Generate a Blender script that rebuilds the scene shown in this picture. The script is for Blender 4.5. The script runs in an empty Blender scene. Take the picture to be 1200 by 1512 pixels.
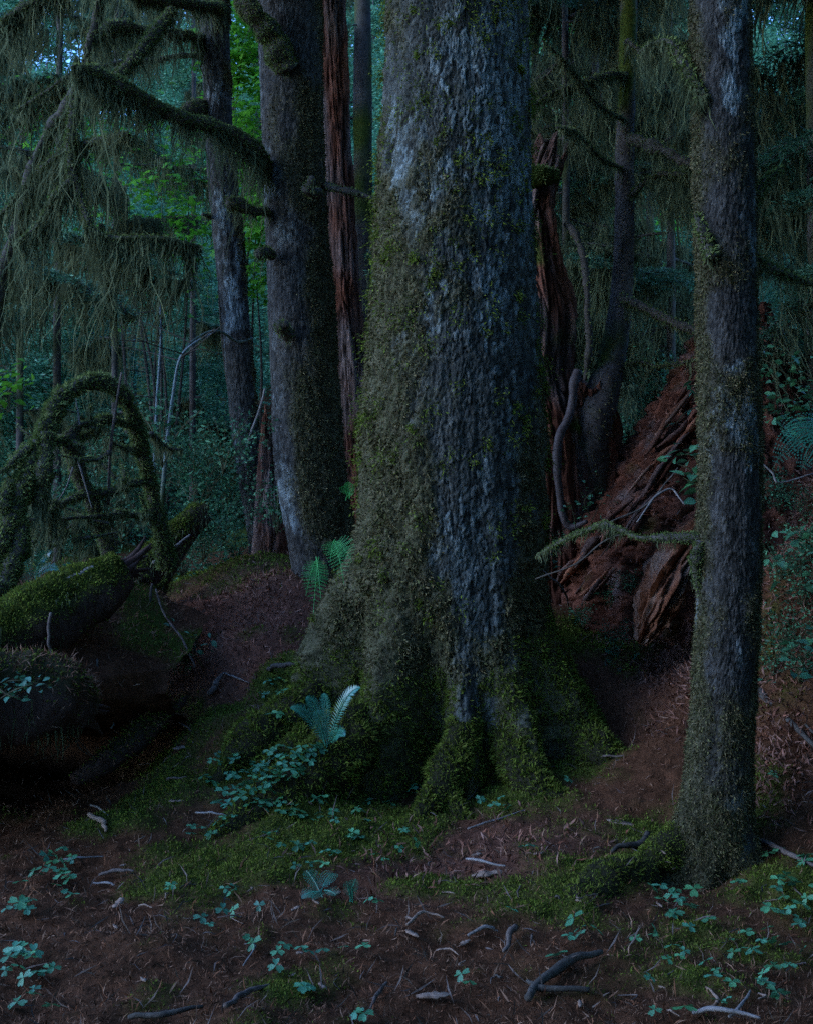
import bpy, math
import numpy as np
from mathutils import Vector
from mathutils.bvhtree import BVHTree

# ------------------------------------------------------------------ camera, sky, sun, exposure
S = bpy.context.scene
COL = S.collection
F = 1621.0            # focal length in photograph pixels (photograph is 1200 x 1512)
CZ = 1.9              # camera height above the foot of the big tree
cam = bpy.data.cameras.new('camera')
cam.sensor_fit = 'VERTICAL'
cam.angle = 2 * math.atan(756 / F)
cam.clip_end = 2000
camo = bpy.data.objects.new('camera', cam)
camo.location = (0, 0, CZ)
camo.rotation_euler = (math.radians(90), 0, 0)
COL.objects.link(camo)
S.camera = camo

W = bpy.data.worlds.new('World')
S.world = W
W.use_nodes = True
wn = W.node_tree
sky = wn.nodes.new('ShaderNodeTexSky')
sky.sky_type = 'NISHITA'
sky.sun_disc = False
SUN_EL, SUN_AZ = math.radians(26), math.radians(-104)   # azimuth from +Y, negative = to the left
sky.sun_elevation = SUN_EL
sky.sun_rotation = SUN_AZ
sky.air_density = 1.0
sky.dust_density = 0.3
sky.ozone_density = 10.0
wn.nodes['Background'].inputs['Strength'].default_value = 0.15
wn.links.new(sky.outputs[0], wn.nodes['Background'].inputs['Color'])

sun = bpy.data.lights.new('sun', 'SUN')
sun.energy = 0.11
sun.angle = math.radians(40)
sun.color = (1.0, 0.97, 0.92)
suno = bpy.data.objects.new('sun', sun)
sd = Vector((math.sin(SUN_AZ) * math.cos(SUN_EL), math.cos(SUN_AZ) * math.cos(SUN_EL), math.sin(SUN_EL)))
suno.rotation_euler = (-sd).to_track_quat('-Z', 'Y').to_euler()
suno.location = (-10, -10, 20)
COL.objects.link(suno)

S.view_settings.view_transform = 'Standard'
S.view_settings.look = 'None'
S.view_settings.gamma = 1
S.view_settings.exposure = 2.6
S.render.engine = 'CYCLES'
S.cycles.use_denoising = False      # keep the fine bark and moss texture
S.cycles.use_adaptive_sampling = False
S.cycles.sample_clamp_indirect = 0.25
S.cycles.sample_clamp_direct = 0.6
S.cycles.max_bounces = 5
S.cycles.diffuse_bounces = 2
S.cycles.transmission_bounces = 3
S.cycles.caustics_reflective = False
S.cycles.caustics_refractive = False

# ------------------------------------------------------------------ helpers
rng = np.random.default_rng(11)

def P(px, py, d):
    """the point at depth d that the photograph shows at pixel (px, py)"""
    return np.array([(px - 600) / F * d, d, CZ - (py - 756) / F * d])

def sst(a, b, x):
    t = np.clip((x - a) / (b - a), 0, 1)
    return t * t * (3 - 2 * t)

def _hash(a, b, c, s):
    h = (a.astype(np.int64) * 374761393 + b.astype(np.int64) * 668265263 + c.astype(np.int64) * 2147483647 + s * 1274126177) & 0xffffffff
    h = ((h ^ (h >> 13)) * 1274126177) & 0xffffffff
    h = ((h ^ (h >> 16)) * 2246822519) & 0xffffffff
    return ((h ^ (h >> 15)) & 0xffffff) / float(0xffffff)

def vn(x, y, z, s=0):
    x, y, z = np.broadcast_arrays(np.asarray(x, float), np.asarray(y, float), np.asarray(z, float))
    ix, iy, iz = np.floor(x), np.floor(y), np.floor(z)
    fx, fy, fz = x - ix, y - iy, z - iz
    fx = fx * fx * (3 - 2 * fx); fy = fy * fy * (3 - 2 * fy); fz = fz * fz * (3 - 2 * fz)
    r = 0
    for a in (0, 1):
        for b in (0, 1):
            for c in (0, 1):
                w = (fx if a else 1 - fx) * (fy if b else 1 - fy) * (fz if c else 1 - fz)
                r = r + w * _hash(ix + a, iy + b, iz + c, s)
    return r * 2 - 1

def fbm(x, y, z, o=4, s=0):
    r, a, f = 0, 0.5, 1.0
    for k in range(o):
        r = r + a * vn(x * f, y * f, z * f, s + k * 17)
        a *= 0.5; f *= 2.03
    return r

def worley(u, v, s=0):
    iu, iv = np.floor(u), np.floor(v)
    f1 = np.full(u.shape, 9.0); f2 = np.full(u.shape, 9.0); cid = np.zeros(u.shape); cv = np.zeros(u.shape)
    for a in (-1, 0, 1):
        for b in (-1, 0, 1):
            ca, cb = iu + a, iv + b
            pu = ca + _hash(ca, cb, ca * 0, s); pv = cb + _hash(ca, cb, ca * 0 + 1, s)
            d = np.hypot(pu - u, pv - v)
            near = d < f1
            f2 = np.where(near, f1, np.minimum(f2, d))
            cid = np.where(near, _hash(ca, cb, ca * 0 + 2, s), cid)
            cv = np.where(near, pv - v, cv)
            f1 = np.where(near, d, f1)
    return f1, f2, cid, cv

WORLD = {}          # world position of every object's origin
def mesh_data(name, V, faces, mat, attrs=None, smooth=True):
    """faces: list of int arrays (n,4) or (n,3)"""
    me = bpy.data.meshes.new(name)
    V = np.asarray(V, np.float32)
    if not isinstance(faces, (list, tuple)):
        faces = [faces]
    faces = [np.asarray(f, np.int32) for f in faces if len(f)]
    me.vertices.add(len(V)); me.vertices.foreach_set('co', V.ravel())
    loops = np.concatenate([f.ravel() for f in faces])
    sizes = np.concatenate([np.full(len(f), f.shape[1], np.int32) for f in faces])
    me.loops.add(len(loops)); me.loops.foreach_set('vertex_index', loops)
    me.polygons.add(len(sizes))
    me.polygons.foreach_set('loop_start', np.concatenate([[0], np.cumsum(sizes)[:-1]]).astype(np.int32))
    try:
        me.polygons.foreach_set('loop_total', sizes)
    except Exception:
        pass
    if smooth:
        me.polygons.foreach_set('use_smooth', np.ones(len(sizes), bool))
    for k, a in (attrs or {}).items():
        at = me.attributes.new(k, 'FLOAT', 'POINT')
        at.data.foreach_set('value', np.asarray(a, np.float32).ravel())
    me.update(calc_edges=True)
    me.materials.append(mat)
    return me

def link(name, data, parent=None, loc=None, kind=None):
    o = bpy.data.objects.new(name, data)
    COL.objects.link(o)
    if parent is not None:
        o.parent = parent
        WORLD[o.name] = WORLD[parent.name] + (np.zeros(3) if loc is None else np.asarray(loc))
    else:
        WORLD[o.name] = np.zeros(3) if loc is None else np.asarray(loc, float)
    if loc is not None:
        o.location = loc
    if kind:
        o['kind'] = kind
    return o

def part(name, V, faces, mat, parent, attrs=None, smooth=True, kind=None):
    """a mesh given in world coordinates, as a child of parent"""
    return link(name, mesh_data(name, np.asarray(V) - WORLD[parent.name], faces, mat, attrs, smooth), parent, None, kind)

def thing(name, label, cat, loc, group=None, rot=None, scale=None):
    o = link(name, None, None, loc)
    o.empty_display_size = 0.2
    o['label'] = label; o['category'] = cat
    if group: o['group'] = group
    if rot is not None: o.rotation_euler = rot
    if scale is not None: o.scale = (scale,) * 3 if np.isscalar(scale) else scale
    return o

def solo(name, V, faces, mat, label, cat, loc, group=None, attrs=None, smooth=True):
    o = link(name, mesh_data(name, np.asarray(V) - np.asarray(loc), faces, mat, attrs, smooth), None, loc)
    o['label'] = label; o['category'] = cat
    if group: o['group'] = group
    return o

def nrm(v):
    return v / np.maximum(np.linalg.norm(v, axis=-1, keepdims=True), 1e-9)

def crom(pts, n):
    p = np.asarray(pts, float)
    q = np.vstack([2 * p[0] - p[1], p, 2 * p[-1] - p[-2]])
    t = np.linspace(0, len(p) - 1 - 1e-6, n)
    i = t.astype(int); f = (t - i)[:, None]
    a, b, c, d = q[i], q[i + 1], q[i + 2], q[i + 3]
    return 0.5 * (2 * b + (c - a) * f + (2 * a - 5 * b + 4 * c - d) * f ** 2 + (3 * b - a - 3 * c + d) * f ** 3)

def grid_quads(nr, nc, wrap=True):
    r = np.arange(nr - 1)[:, None]; c = np.arange(nc if wrap else nc - 1)[None, :]
    c2 = (c + 1) % nc
    return np.stack([r * nc + c, r * nc + c2, (r + 1) * nc + c2, (r + 1) * nc + c], -1).reshape(-1, 4)

def tube(pts, rad, nseg=8, rough=0.0, freq=8.0, seed=0, cap=True, oval=1.0):
    pts = np.asarray(pts, float); n = len(pts)
    rad = np.interp(np.linspace(0, 1, n), np.linspace(0, 1, len(np.atleast_1d(rad))), np.atleast_1d(rad))
    T = nrm(np.gradient(pts, axis=0))
    U = np.zeros_like(pts)
    ref = np.array([0, 0, 1.0]) if abs(T[0, 2]) < 0.8 else np.array([1.0, 0, 0])
    u = nrm(np.cross(T[0], ref))
    for i in range(n):
        u = u - T[i] * np.dot(u, T[i]); u = u / max(np.linalg.norm(u), 1e-9); U[i] = u
    B = np.cross(T, U)
    a = np.linspace(0, 2 * np.pi, nseg, endpoint=False)
    V = pts[:, None] + rad[:, None, None] * (U[:, None] * np.cos(a)[None, :, None] + oval * B[:, None] * np.sin(a)[None, :, None])
    if rough:
        d = fbm(V[..., 0] * freq, V[..., 1] * freq, V[..., 2] * freq, 3, seed)
        V = pts[:, None] + (V - pts[:, None]) * (1 + rough * d[..., None] * 1.8)
    Q = grid_quads(n, nseg)
    V = V.reshape(-1, 3)
    if cap:
        k = len(V)
        V = np.vstack([V, pts[0] - T[0] * rad[0] * 0.3, pts[-1] + T[-1] * rad[-1] * 0.5])
        i = np.arange(nseg); j = (i + 1) % nseg
        t1 = np.stack([j, i, np.full(nseg, k)], -1)
        b = (n - 1) * nseg
        t2 = np.stack([b + i, b + j, np.full(nseg, k + 1)], -1)
        return V, [Q, np.vstack([t1, t2])]
    return V, [Q]

def join(parts):
    """parts: list of (V, [faces...]) -> one (V, [quads, tris])"""
    Vs, q, t, off = [], [], [], 0
    for V, fs in parts:
        for f in (fs if isinstance(fs, (list, tuple)) else [fs]):
            if not len(f): continue
            (q if f.shape[1] == 4 else t).append(f + off)
        Vs.append(V); off += len(V)
    out = []
    if q: out.append(np.vstack(q))
    if t: out.append(np.vstack(t))
    return np.vstack(Vs), out

def scatter(V, Q, w, n, r=rng):
    A, B, C, D = (V[Q[:, k]] for k in range(4))
    cr = np.cross(C - A, D - B)
    ar = np.linalg.norm(cr, axis=1)
    p = ar * (1 if w is None else w[Q].mean(1))
    p = p / p.sum()
    i = r.choice(len(Q), n, p=p)
    u, v = r.random((n, 1)), r.random((n, 1))
    pos = (A[i] * (1 - u) + B[i] * u) * (1 - v) + (D[i] * (1 - u) + C[i] * u) * v
    return pos, cr[i] / np.maximum(ar[i][:, None], 1e-12)

def blades(pos, nor, L, Wd, lean=0.7, droop=0.3, r=rng):
    """kite-shaped moss leaves or needles standing on a surface"""
    n = len(pos)
    L = np.broadcast_to(L, n)[:, None] * r.uniform(0.5, 1.3, (n, 1))
    Wd = np.broadcast_to(Wd, n)[:, None] * r.uniform(0.7, 1.3, (n, 1))
    d = nrm(nor + lean * r.normal(size=(n, 3)) + np.array([0, 0, -droop]))
    s = nrm(np.cross(d, r.normal(size=(n, 3))))
    up = np.cross(s, d)
    b = pos - nor * 0.003
    m = b + d * L * 0.5 + up * L * 0.08
    V = np.stack([b, m + s * Wd / 2, b + d * L - up * L * 0.1, m - s * Wd / 2], 1).reshape(-1, 3)
    Q = np.arange(4 * n).reshape(-1, 4)
    rn = np.repeat(r.random(n), 4)
    return V, Q, rn

def strands(pos, L, Wd, sway=0.12, seg=3, r=rng, drift=0):
    """hanging moss: tapered ribbons that drop from the points"""
    n = len(pos)
    L = np.broadcast_to(L, n)
    a = r.uniform(0, np.pi, n)
    side = np.stack([np.cos(a), np.sin(a), np.zeros(n)], 1)
    off = np.zeros((n, 3)); rows = []
    for k in range(seg + 1):
        t = k / seg
        w = Wd * (1.0 - t) ** 0.7 + 0.0008
        w = np.broadcast_to(w, n)[:, None]
        c = pos + off + np.array([0, 0, -1.0]) * (L * t)[:, None] + drift * t * t
        rows += [c - side * w / 2, c + side * w / 2]
        off = off + r.normal(size=(n, 3)) * np.array([1, 1, 0]) * (L * sway / seg)[:, None]
    V = np.stack(rows, 1).reshape(-1, 3)
    k = np.arange(n)[:, None] * (2 * seg + 2)
    Q = np.concatenate([np.stack([k + 2 * j, k + 2 * j + 1, k + 2 * j + 3, k + 2 * j + 2], -1).reshape(-1, 4) for j in range(seg)])
    return V, Q, np.repeat(r.random(n), 2 * seg + 2)

# ------------------------------------------------------------------ materials
def mk(name, c1, c2, scale=8, stretch=(1, 1, 1), rough=0.9, bump=0.0, bscale=60, over=(), rnd=0.0, trans=0.0, spec=0.2, rcol=None, orn=0.0):
    m = bpy.data.materials.new(name); m.use_nodes = True
    nt = m.node_tree; N = nt.nodes; Lk = nt.links
    bs = N['Principled BSDF']
    tc = N.new('ShaderNodeTexCoord'); mp = N.new('ShaderNodeMapping')
    mp.inputs['Scale'].default_value = stretch
    Lk.new(tc.outputs['Object'], mp.inputs['Vector'])
    def noise(sc, det=6):
        n = N.new('ShaderNodeTexNoise'); n.inputs['Scale'].default_value = sc; n.inputs['Detail'].default_value = det
        n.inputs['Roughness'].default_value = 0.65
        Lk.new(mp.outputs[0], n.inputs['Vector']); return n.outputs['Fac']
    def ramp(fac, a, b, lo=0.35, hi=0.65):
        r = N.new('ShaderNodeValToRGB'); r.color_ramp.elements[0].position = lo; r.color_ramp.elements[1].position = hi
        r.color_ramp.elements[0].color = (*a, 1); r.color_ramp.elements[1].color = (*b, 1)
        Lk.new(fac, r.inputs[0]); return r.outputs[0]
    def mix(fac, a, b, mode='MIX'):
        x = N.new('ShaderNodeMix'); x.data_type = 'RGBA'; x.blend_type = mode
        if isinstance(fac, float): x.inputs[0].default_value = fac
        else: Lk.new(fac, x.inputs[0])
        Lk.new(a, x.inputs[6])
        if isinstance(b, tuple): x.inputs[7].default_value = (*b, 1)
        else: Lk.new(b, x.inputs[7])
        return x.outputs[2]
    def attr(k):
        a = N.new('ShaderNodeAttribute'); a.attribute_name = k; return a.outputs['Fac']
    col = ramp(noise(scale), c1, c2)
    for k, (an, a, b) in enumerate(over):
        col = mix(attr(an), col, ramp(noise(scale * 2.3 + k), a, b))
    if rcol:
        col = mix(attr('rnd'), col, ramp(noise(scale * 1.7), rcol, tuple(min(1, c * 1.3) for c in rcol)))
    if rnd:
        mr = N.new('ShaderNodeMapRange'); mr.inputs['To Min'].default_value = 1 - rnd; mr.inputs['To Max'].default_value = 1 + rnd
        src = N.new('ShaderNodeMath'); src.operation = 'FRACT'
        mu = N.new('ShaderNodeMath'); mu.operation = 'MULTIPLY'; mu.inputs[1].default_value = 7.31
        Lk.new(attr('rnd'), mu.inputs[0]); Lk.new(mu.outputs[0], src.inputs[0]); Lk.new(src.outputs[0], mr.inputs['Value'])
        cc = N.new('ShaderNodeCombineColor')
        for k in range(3): Lk.new(mr.outputs[0], cc.inputs[k])
        col = mix(1.0, col, cc.outputs[0], 'MULTIPLY')
    if orn:
        oi = N.new('ShaderNodeObjectInfo'); hs = N.new('ShaderNodeHueSaturation')
        mr = N.new('ShaderNodeMapRange'); mr.inputs['To Min'].default_value = 1 - orn; mr.inputs['To Max'].default_value = 1 + orn * .5
        Lk.new(oi.outputs['Random'], mr.inputs['Value']); Lk.new(mr.outputs[0], hs.inputs['Value'])
        m2 = N.new('ShaderNodeMapRange'); m2.inputs['To Min'].default_value = 0.47; m2.inputs['To Max'].default_value = 0.52
        fr = N.new('ShaderNodeMath'); fr.operation = 'FRACT'; mu2 = N.new('ShaderNodeMath'); mu2.operation = 'MULTIPLY'; mu2.inputs[1].default_value = 13.7
        Lk.new(oi.outputs['Random'], mu2.inputs[0]); Lk.new(mu2.outputs[0], fr.inputs[0]); Lk.new(fr.outputs[0], m2.inputs['Value']); Lk.new(m2.outputs[0], hs.inputs['Hue'])
        Lk.new(col, hs.inputs['Color']); col = hs.outputs[0]
    Lk.new(col, bs.inputs['Base Color'])
    bs.inputs['Roughness'].default_value = rough
    bs.inputs['Specular IOR Level'].default_value = spec if rough < 0.7 else 0.04
    if bump:
        bp = N.new('ShaderNodeBump'); bp.inputs['Strength'].default_value = bump; bp.inputs['Distance'].default_value = 0.02
        Lk.new(noise(bscale, 8), bp.inputs['Height']); Lk.new(bp.outputs[0], bs.inputs['Normal'])
    if trans:
        tr = N.new('ShaderNodeBsdfTranslucent'); ms = N.new('ShaderNodeMixShader'); ms.inputs[0].default_value = trans
        Lk.new(col, tr.inputs['Color']); Lk.new(bs.outputs[0], ms.inputs[1]); Lk.new(tr.outputs[0], ms.inputs[2])
        Lk.new(ms.outputs[0], N['Material Output'].inputs['Surface'])
    return m

MOSS1, MOSS2 = (0.035, 0.05, 0.009), (0.075, 0.09, 0.018)
m_bark = mk('spruce_bark', (0.040, 0.041, 0.035), (0.10, 0.10, 0.087), 16, (1, 1, 0.4), 0.85, 0.9, 60,
            [('lichen', (0.12, 0.145, 0.145), (0.25, 0.29, 0.28)), ('moss', (0.05, 0.05, 0.022), (0.10, 0.085, 0.05))], rnd=0.6)
m_bark2 = mk('pale_bark', (0.034, 0.031, 0.027), (0.085, 0.078, 0.07), 22, (1, 1, 0.5), 0.85, 0.9, 90,
             [('lichen', (0.13, 0.155, 0.155), (0.28, 0.32, 0.32)), ('moss', (0.045, 0.045, 0.02), (0.09, 0.075, 0.045))], rnd=0.6)
m_dark_bark = mk('dark_bark', (0.05, 0.04, 0.035), (0.11, 0.09, 0.08), 12, (1, 1, 0.5), 0.9, 0.4, 60, [('moss', MOSS1, MOSS2)])
m_limb = mk('limb_bark', (0.05, 0.042, 0.035), (0.10, 0.085, 0.07), 20, rough=0.9, bump=0.4, bscale=80)
m_root = mk('smooth_root_bark', (0.045, 0.033, 0.032), (0.085, 0.066, 0.064), 12, rough=0.6, bump=0.3, bscale=40, spec=0.2)
m_red = mk('rotten_red_wood', (0.065, 0.026, 0.017), (0.18, 0.064, 0.037), 10, (1, 1, 0.22), 0.95, 0.9, 60,
           [('grey', (0.09, 0.062, 0.052), (0.18, 0.13, 0.115)), ('moss', MOSS1, MOSS2)], rnd=0.45, spec=0.05)
m_orange = mk('orange_rotten_wood', (0.15, 0.05, 0.025), (0.36, 0.14, 0.075), 10, (1, 1, 0.3), 0.95, 0.9, 60, [('grey', (0.12, 0.07, 0.05), (0.26, 0.17, 0.13))], rnd=0.4, spec=0.05)
m_moss = mk('moss', (0.08, 0.125, 0.014), (0.18, 0.24, 0.03), 5, rough=0.9, rnd=0.45, rcol=(0.13, 0.13, 0.03), trans=0.25)
m_tmoss = mk('trunk_moss', (0.055, 0.07, 0.018), (0.12, 0.115, 0.045), 4, rough=0.95, rnd=0.75, rcol=(0.15, 0.115, 0.06), trans=0.2)
m_hang = mk('hanging_moss', (0.085, 0.10, 0.045), (0.17, 0.18, 0.09), 3, rough=0.95, rnd=0.45, trans=0.35)
m_sleeve = mk('limb_moss', (0.10, 0.14, 0.035), (0.2, 0.23, 0.08), 6, rough=0.95, rnd=0.4, trans=0.25)
m_ground = mk('forest_floor', (0.05, 0.022, 0.011), (0.125, 0.052, 0.026), 14, rough=0.95, bump=0.8, bscale=70,
              over=[('red', (0.11, 0.045, 0.03), (0.22, 0.095, 0.065)), ('moss', MOSS1, MOSS2)])
m_litter = mk('needle_litter', (0.075, 0.028, 0.013), (0.2, 0.075, 0.036), 9, rough=0.9, rnd=0.6, rcol=(0.19, 0.11, 0.07))
m_redlit = mk('bark_litter', (0.095, 0.032, 0.018), (0.24, 0.088, 0.05), 9, rough=0.9, rnd=0.5, rcol=(0.22, 0.12, 0.09))
m_stick = mk('dead_stick', (0.07, 0.05, 0.04), (0.17, 0.13, 0.11), 14, rough=0.8, bump=0.3, bscale=90)
m_pale = mk('bleached_stick', (0.15, 0.125, 0.11), (0.28, 0.245, 0.225), 14, rough=0.7, bump=0.3, bscale=90)
m_chip = mk('wood_chip', (0.2, 0.12, 0.08), (0.36, 0.25, 0.19), 20, (1, 6, 1), 0.8, 0.3, 60)
m_sorrel = mk('sorrel_leaf', (0.06, 0.22, 0.10), (0.11, 0.32, 0.15), 25, rough=0.36, trans=0.15, spec=0.5, orn=0.4, bump=0.3, bscale=8)
m_fern = mk('fern_leaf', (0.03, 0.17, 0.10), (0.055, 0.25, 0.15), 5, rough=0.28, trans=0.15, spec=0.7)
m_lady = mk('lady_fern_leaf', (0.04, 0.27, 0.06), (0.075, 0.38, 0.09), 5, rough=0.5, trans=0.3, spec=0.4)
m_shrub = mk('shrub_leaf', (0.05, 0.18, 0.09), (0.10, 0.27, 0.13), 15, rough=0.36, trans=0.2, spec=0.5, orn=0.4, bump=0.3, bscale=8)
m_bush = mk('undergrowth_leaf', (0.035, 0.12, 0.055), (0.085, 0.22, 0.10), 4, rough=0.6, trans=0.25, rnd=0.6, spec=0.3)
m_needle = mk('conifer_needles', (0.045, 0.12, 0.06), (0.09, 0.19, 0.095), 3, rough=0.6, rnd=0.4, trans=0.25, spec=0.3)
m_far = mk('far_foliage', (0.06, 0.19, 0.10), (0.12, 0.3, 0.16), 1.5, rough=0.4, rnd=0.4, trans=0.35, spec=0.3)
m_maple = mk('maple_leaf', (0.08, 0.3, 0.02), (0.18, 0.45, 0.04), 3, rough=0.5, rnd=0.35, trans=0.45, spec=0.3)
m_crown = mk('crown_foliage', (0.03, 0.06, 0.03), (0.06, 0.1, 0.05), 2, rough=0.8)
m_stem = mk('green_stem', (0.06, 0.07, 0.03), (0.12, 0.1, 0.06), 10, rough=0.7)
m_sap = mk('sapling_bark', (0.08, 0.11, 0.12), (0.15, 0.19, 0.2), 14, rough=0.6, spec=0.4, over=[('moss', MOSS1, MOSS2)])
m_white = mk('white_petal', (0.75, 0.75, 0.75), (0.85, 0.85, 0.85), 5, rough=0.6)

# ------------------------------------------------------------------ ground
CP = [P(*c) for c in [
    (100, 1300, 5.7), (600, 1300, 5.7), (300, 1250, 6.2), (600, 1200, 6.8), (250, 1150, 7.2), (170, 1200, 6.8),
    (330, 1060, 7.8), (300, 1000, 8.6), (360, 920, 9.2), (440, 960, 8.4), (420, 860, 10), (400, 828, 10.8), (430, 840, 10.4),
    (300, 890, 10), (275, 960, 9.1), (200, 1090, 8.2), (700, 1190, 6.9),
    (800, 1150, 7), (900, 1100, 7.3), (960, 1000, 8), (900, 950, 8.6), (830, 890, 9.2), (850, 800, 10.5), (980, 930, 8.6),
    (1000, 1250, 6), (1060, 1300, 5.65), (1150, 1240, 5.7), (1190, 1120, 6.1), (1165, 960, 6.6), (1175, 820, 7), (1190, 740, 7.3),
    (400, 1065, 7.4), (362, 1112, 7.1), (325, 1170, 6.9), (1100, 1400, 4.7), (1200, 1500, 4.1), (1080, 1150, 6.6), (1100, 1000, 7.6)]]
CP += [np.array(c, float) for c in [
    (-3, 1, 0), (0, 1, 0), (3, 1, 0.1), (-2.2, 4, 0), (0, 4.4, 0), (1.2, 4.4, 0.02), (2.5, 4, 0.1), (-6, 4, 0.2), (6, 4, 0.8),
    (0.4, 7.8, 0.35), (-2.0, 7.8, -0.15), (-2.5, 8.4, -0.2), (-2.6, 7.4, -0.1), (-3.4, 8, 0.1), (-2.2, 9.2, 0.25), (-3, 9.8, 0.6), (-2.4, 6.4, -0.05),
    (-4, 6, 0.0), (-5.5, 9, 1.0), (-4.5, 12, 1.3), (-2.8, 12, 1.2), (-1.5, 13, 1.5), (0, 12, 1.7), (1.5, 12, 1.9), (3, 10, 2.2), (3.4, 8, 2.4), (4.5, 7, 2.7), (6, 9, 3.2),
    (-10, 14, 1.5), (0, 17, 1.9), (8, 15, 3), (-14, 8, 1), (14, 8, 4), (-12, 24, 2.4), (0, 24, 2.6), (12, 24, 3.5), (0, -10, 0), (-10, -10, 0), (10, -10, 1)]]
CP = np.array(CP)
def gz0(x, y):
    x = np.asarray(x, float); y = np.asarray(y, float)
    num = 0; den = 0
    for c in CP:
        s2 = 0.05 + 0.012 * c[1] * 0.5
        w = 1.0 / ((x - c[0]) ** 2 + (y - c[1]) ** 2 + s2) ** 2
        num = num + w * c[2]; den = den + w
    z = num / den
    far = sst(17, 26, y)
    return z * (1 - far) + far * (2.2 + np.clip(y - 20, 0, 45) * 0.44)
def gz(x, y):
    x = np.asarray(x, float); y = np.asarray(y, float)
    k = 1 - 0.7 * sst(11, 16, y)
    return gz0(x, y) + k * (0.09 * fbm(x * 1.7, y * 1.7, 0, 3, 5) + 0.035 * fbm(x * 7, y * 7, 0, 3, 9))

BLOBS = [(400, 1100, 7.5, .5), (350, 1150, 7.1, .35), (460, 1190, 6.7, .35), (560, 1250, 6.3, .6), (330, 1290, 5.85, .4), (280, 1320, 5.6, .35), (440, 1260, 6.1, .5),
         (640, 1230, 6.4, .4), (760, 1210, 6.6, .4), (860, 1130, 7.0, .3), (960, 1260, 6.0, .3), (900, 1320, 5.6, .35), (820, 1380, 5.2, .35), (1150, 1330, 5.2, .4), (1050, 1400, 4.8, .4),
         (640, 1310, 5.6, .25), (410, 1480, 4.3, .15), (1100, 1250, 6, .3), (330, 1060, 7.8, .4), (880, 960, 8.6, .4), (230, 1190, 7, .3), (250, 1090, 7.9, .25), (1050, 1480, 4.3, .3), (420, 1000, 8.1, .35), (150, 1230, 6.5, .25)]
BL = [(P(a, b, d), r) for a, b, d, r in BLOBS]
def moss_mask(x, y):
    m = 0
    for c, r in BL:
        m = np.maximum(m, np.exp(-(((x - c[0]) ** 2 + (y - c[1]) ** 2) / (r * r))))
    n = fbm(x * 3.1, y * 3.1, 0, 4, 31)
    near = sst(0.1, 1.0, m + 0.95 * n + 0.25 * fbm(x * 14, y * 14, 0, 2, 33)) * 0.9
    far = sst(0.0, 0.3, fbm(x * 0.9, y * 0.9, 3, 3, 77) + 0.12) * sst(9.5, 12, y)
    return np.clip(np.maximum(near, far), 0, 1)

def axis_grid(lo, a, b, hi, step, n1, n2):
    core = np.arange(a, b, step)
    left = a - (a - lo) * np.linspace(1, 0, n1, endpoint=False) ** 2.5
    right = b + (hi - b) * np.linspace(0, 1, n2) ** 2.5
    return np.concatenate([left, core, right])
gx = axis_grid(-160, -3.1, 3.1, 160, 0.024, 40, 40)
gy = np.concatenate([np.linspace(-30, 3.4, 25, endpoint=False), np.arange(3.4, 6.6, 0.022), np.arange(6.6, 11.5, 0.032), 11.5 + (300 - 11.5) * np.linspace(0, 1, 80) ** 2.6])
GX, GY = np.meshgrid(gx, gy)
GZ = gz(GX, GY)
nearm = ((GY > 3) & (GY < 12) & (np.abs(GX) < 3.4))
GZ = GZ + np.where(nearm, 0.012 * fbm(GX * 26, GY * 26, 0, 3, 41), 0)
GM = moss_mask(GX, GY)
GZ = GZ + GM * np.where(nearm, 0.03 + 0.035 * fbm(GX * 9, GY * 9, 5, 3, 43), 0)
rp = P(390, 870, 10)
GR = np.exp(-(((GX - rp[0]) / 0.75) ** 2 + ((GY - rp[1] + .3) / 1.4) ** 2))
rp2 = P(980, 970, 8.4)
GR = np.maximum(GR, np.exp(-(((GX - rp2[0]) / 0.5) ** 2 + ((GY - rp2[1]) / 0.9) ** 2)))
GR = np.maximum(GR, 0.6 * np.exp(-(((GX - 0.35) / 0.8) ** 2 + ((GY - 5.9) / 0.5) ** 2)))
GV = np.stack([GX, GY, GZ], -1).reshape(-1, 3)
GQ = grid_quads(len(gy), len(gx), False)
ground = link('ground', mesh_data('ground', GV, GQ, m_ground, {'moss': GM, 'red': GR}), None, (0, 0, 0), 'structure')

HITS = []            # extra surfaces (roots, logs) that things can stand on
def bvh(V, faces):
    polys = [tuple(int(i) for i in q) for f in faces for q in f]
    HITS.append(BVHTree.FromPolygons([tuple(v) for v in V.tolist()], polys))
def hit(px, py, dmin=3.0, dmax=16.0, extra=True):
    """where the view ray through this pixel meets the ground or a root"""
    d = np.linspace(dmin, dmax, 1300)
    x = (px - 600) / F * d; z = CZ - (py - 756) / F * d
    below = z < gz(x, d) + 0.02
    k = int(np.argmax(below)) if below.any() else len(d) - 1
    best, nz = d[k], np.array([0, 0, 1.0])
    if extra:
        o = Vector((0, 0, CZ)); v = Vector(((px - 600) / F, 1, -(py - 756) / F))
        for b in HITS:
            h = b.ray_cast(o, v.normalized())
            if h[0] is not None and h[0].y < best:
                best = h[0].y; nz = np.array(h[1])
                if nz.dot(np.array(v)) > 0: nz = -nz
    return P(px, py, best), nz

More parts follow.
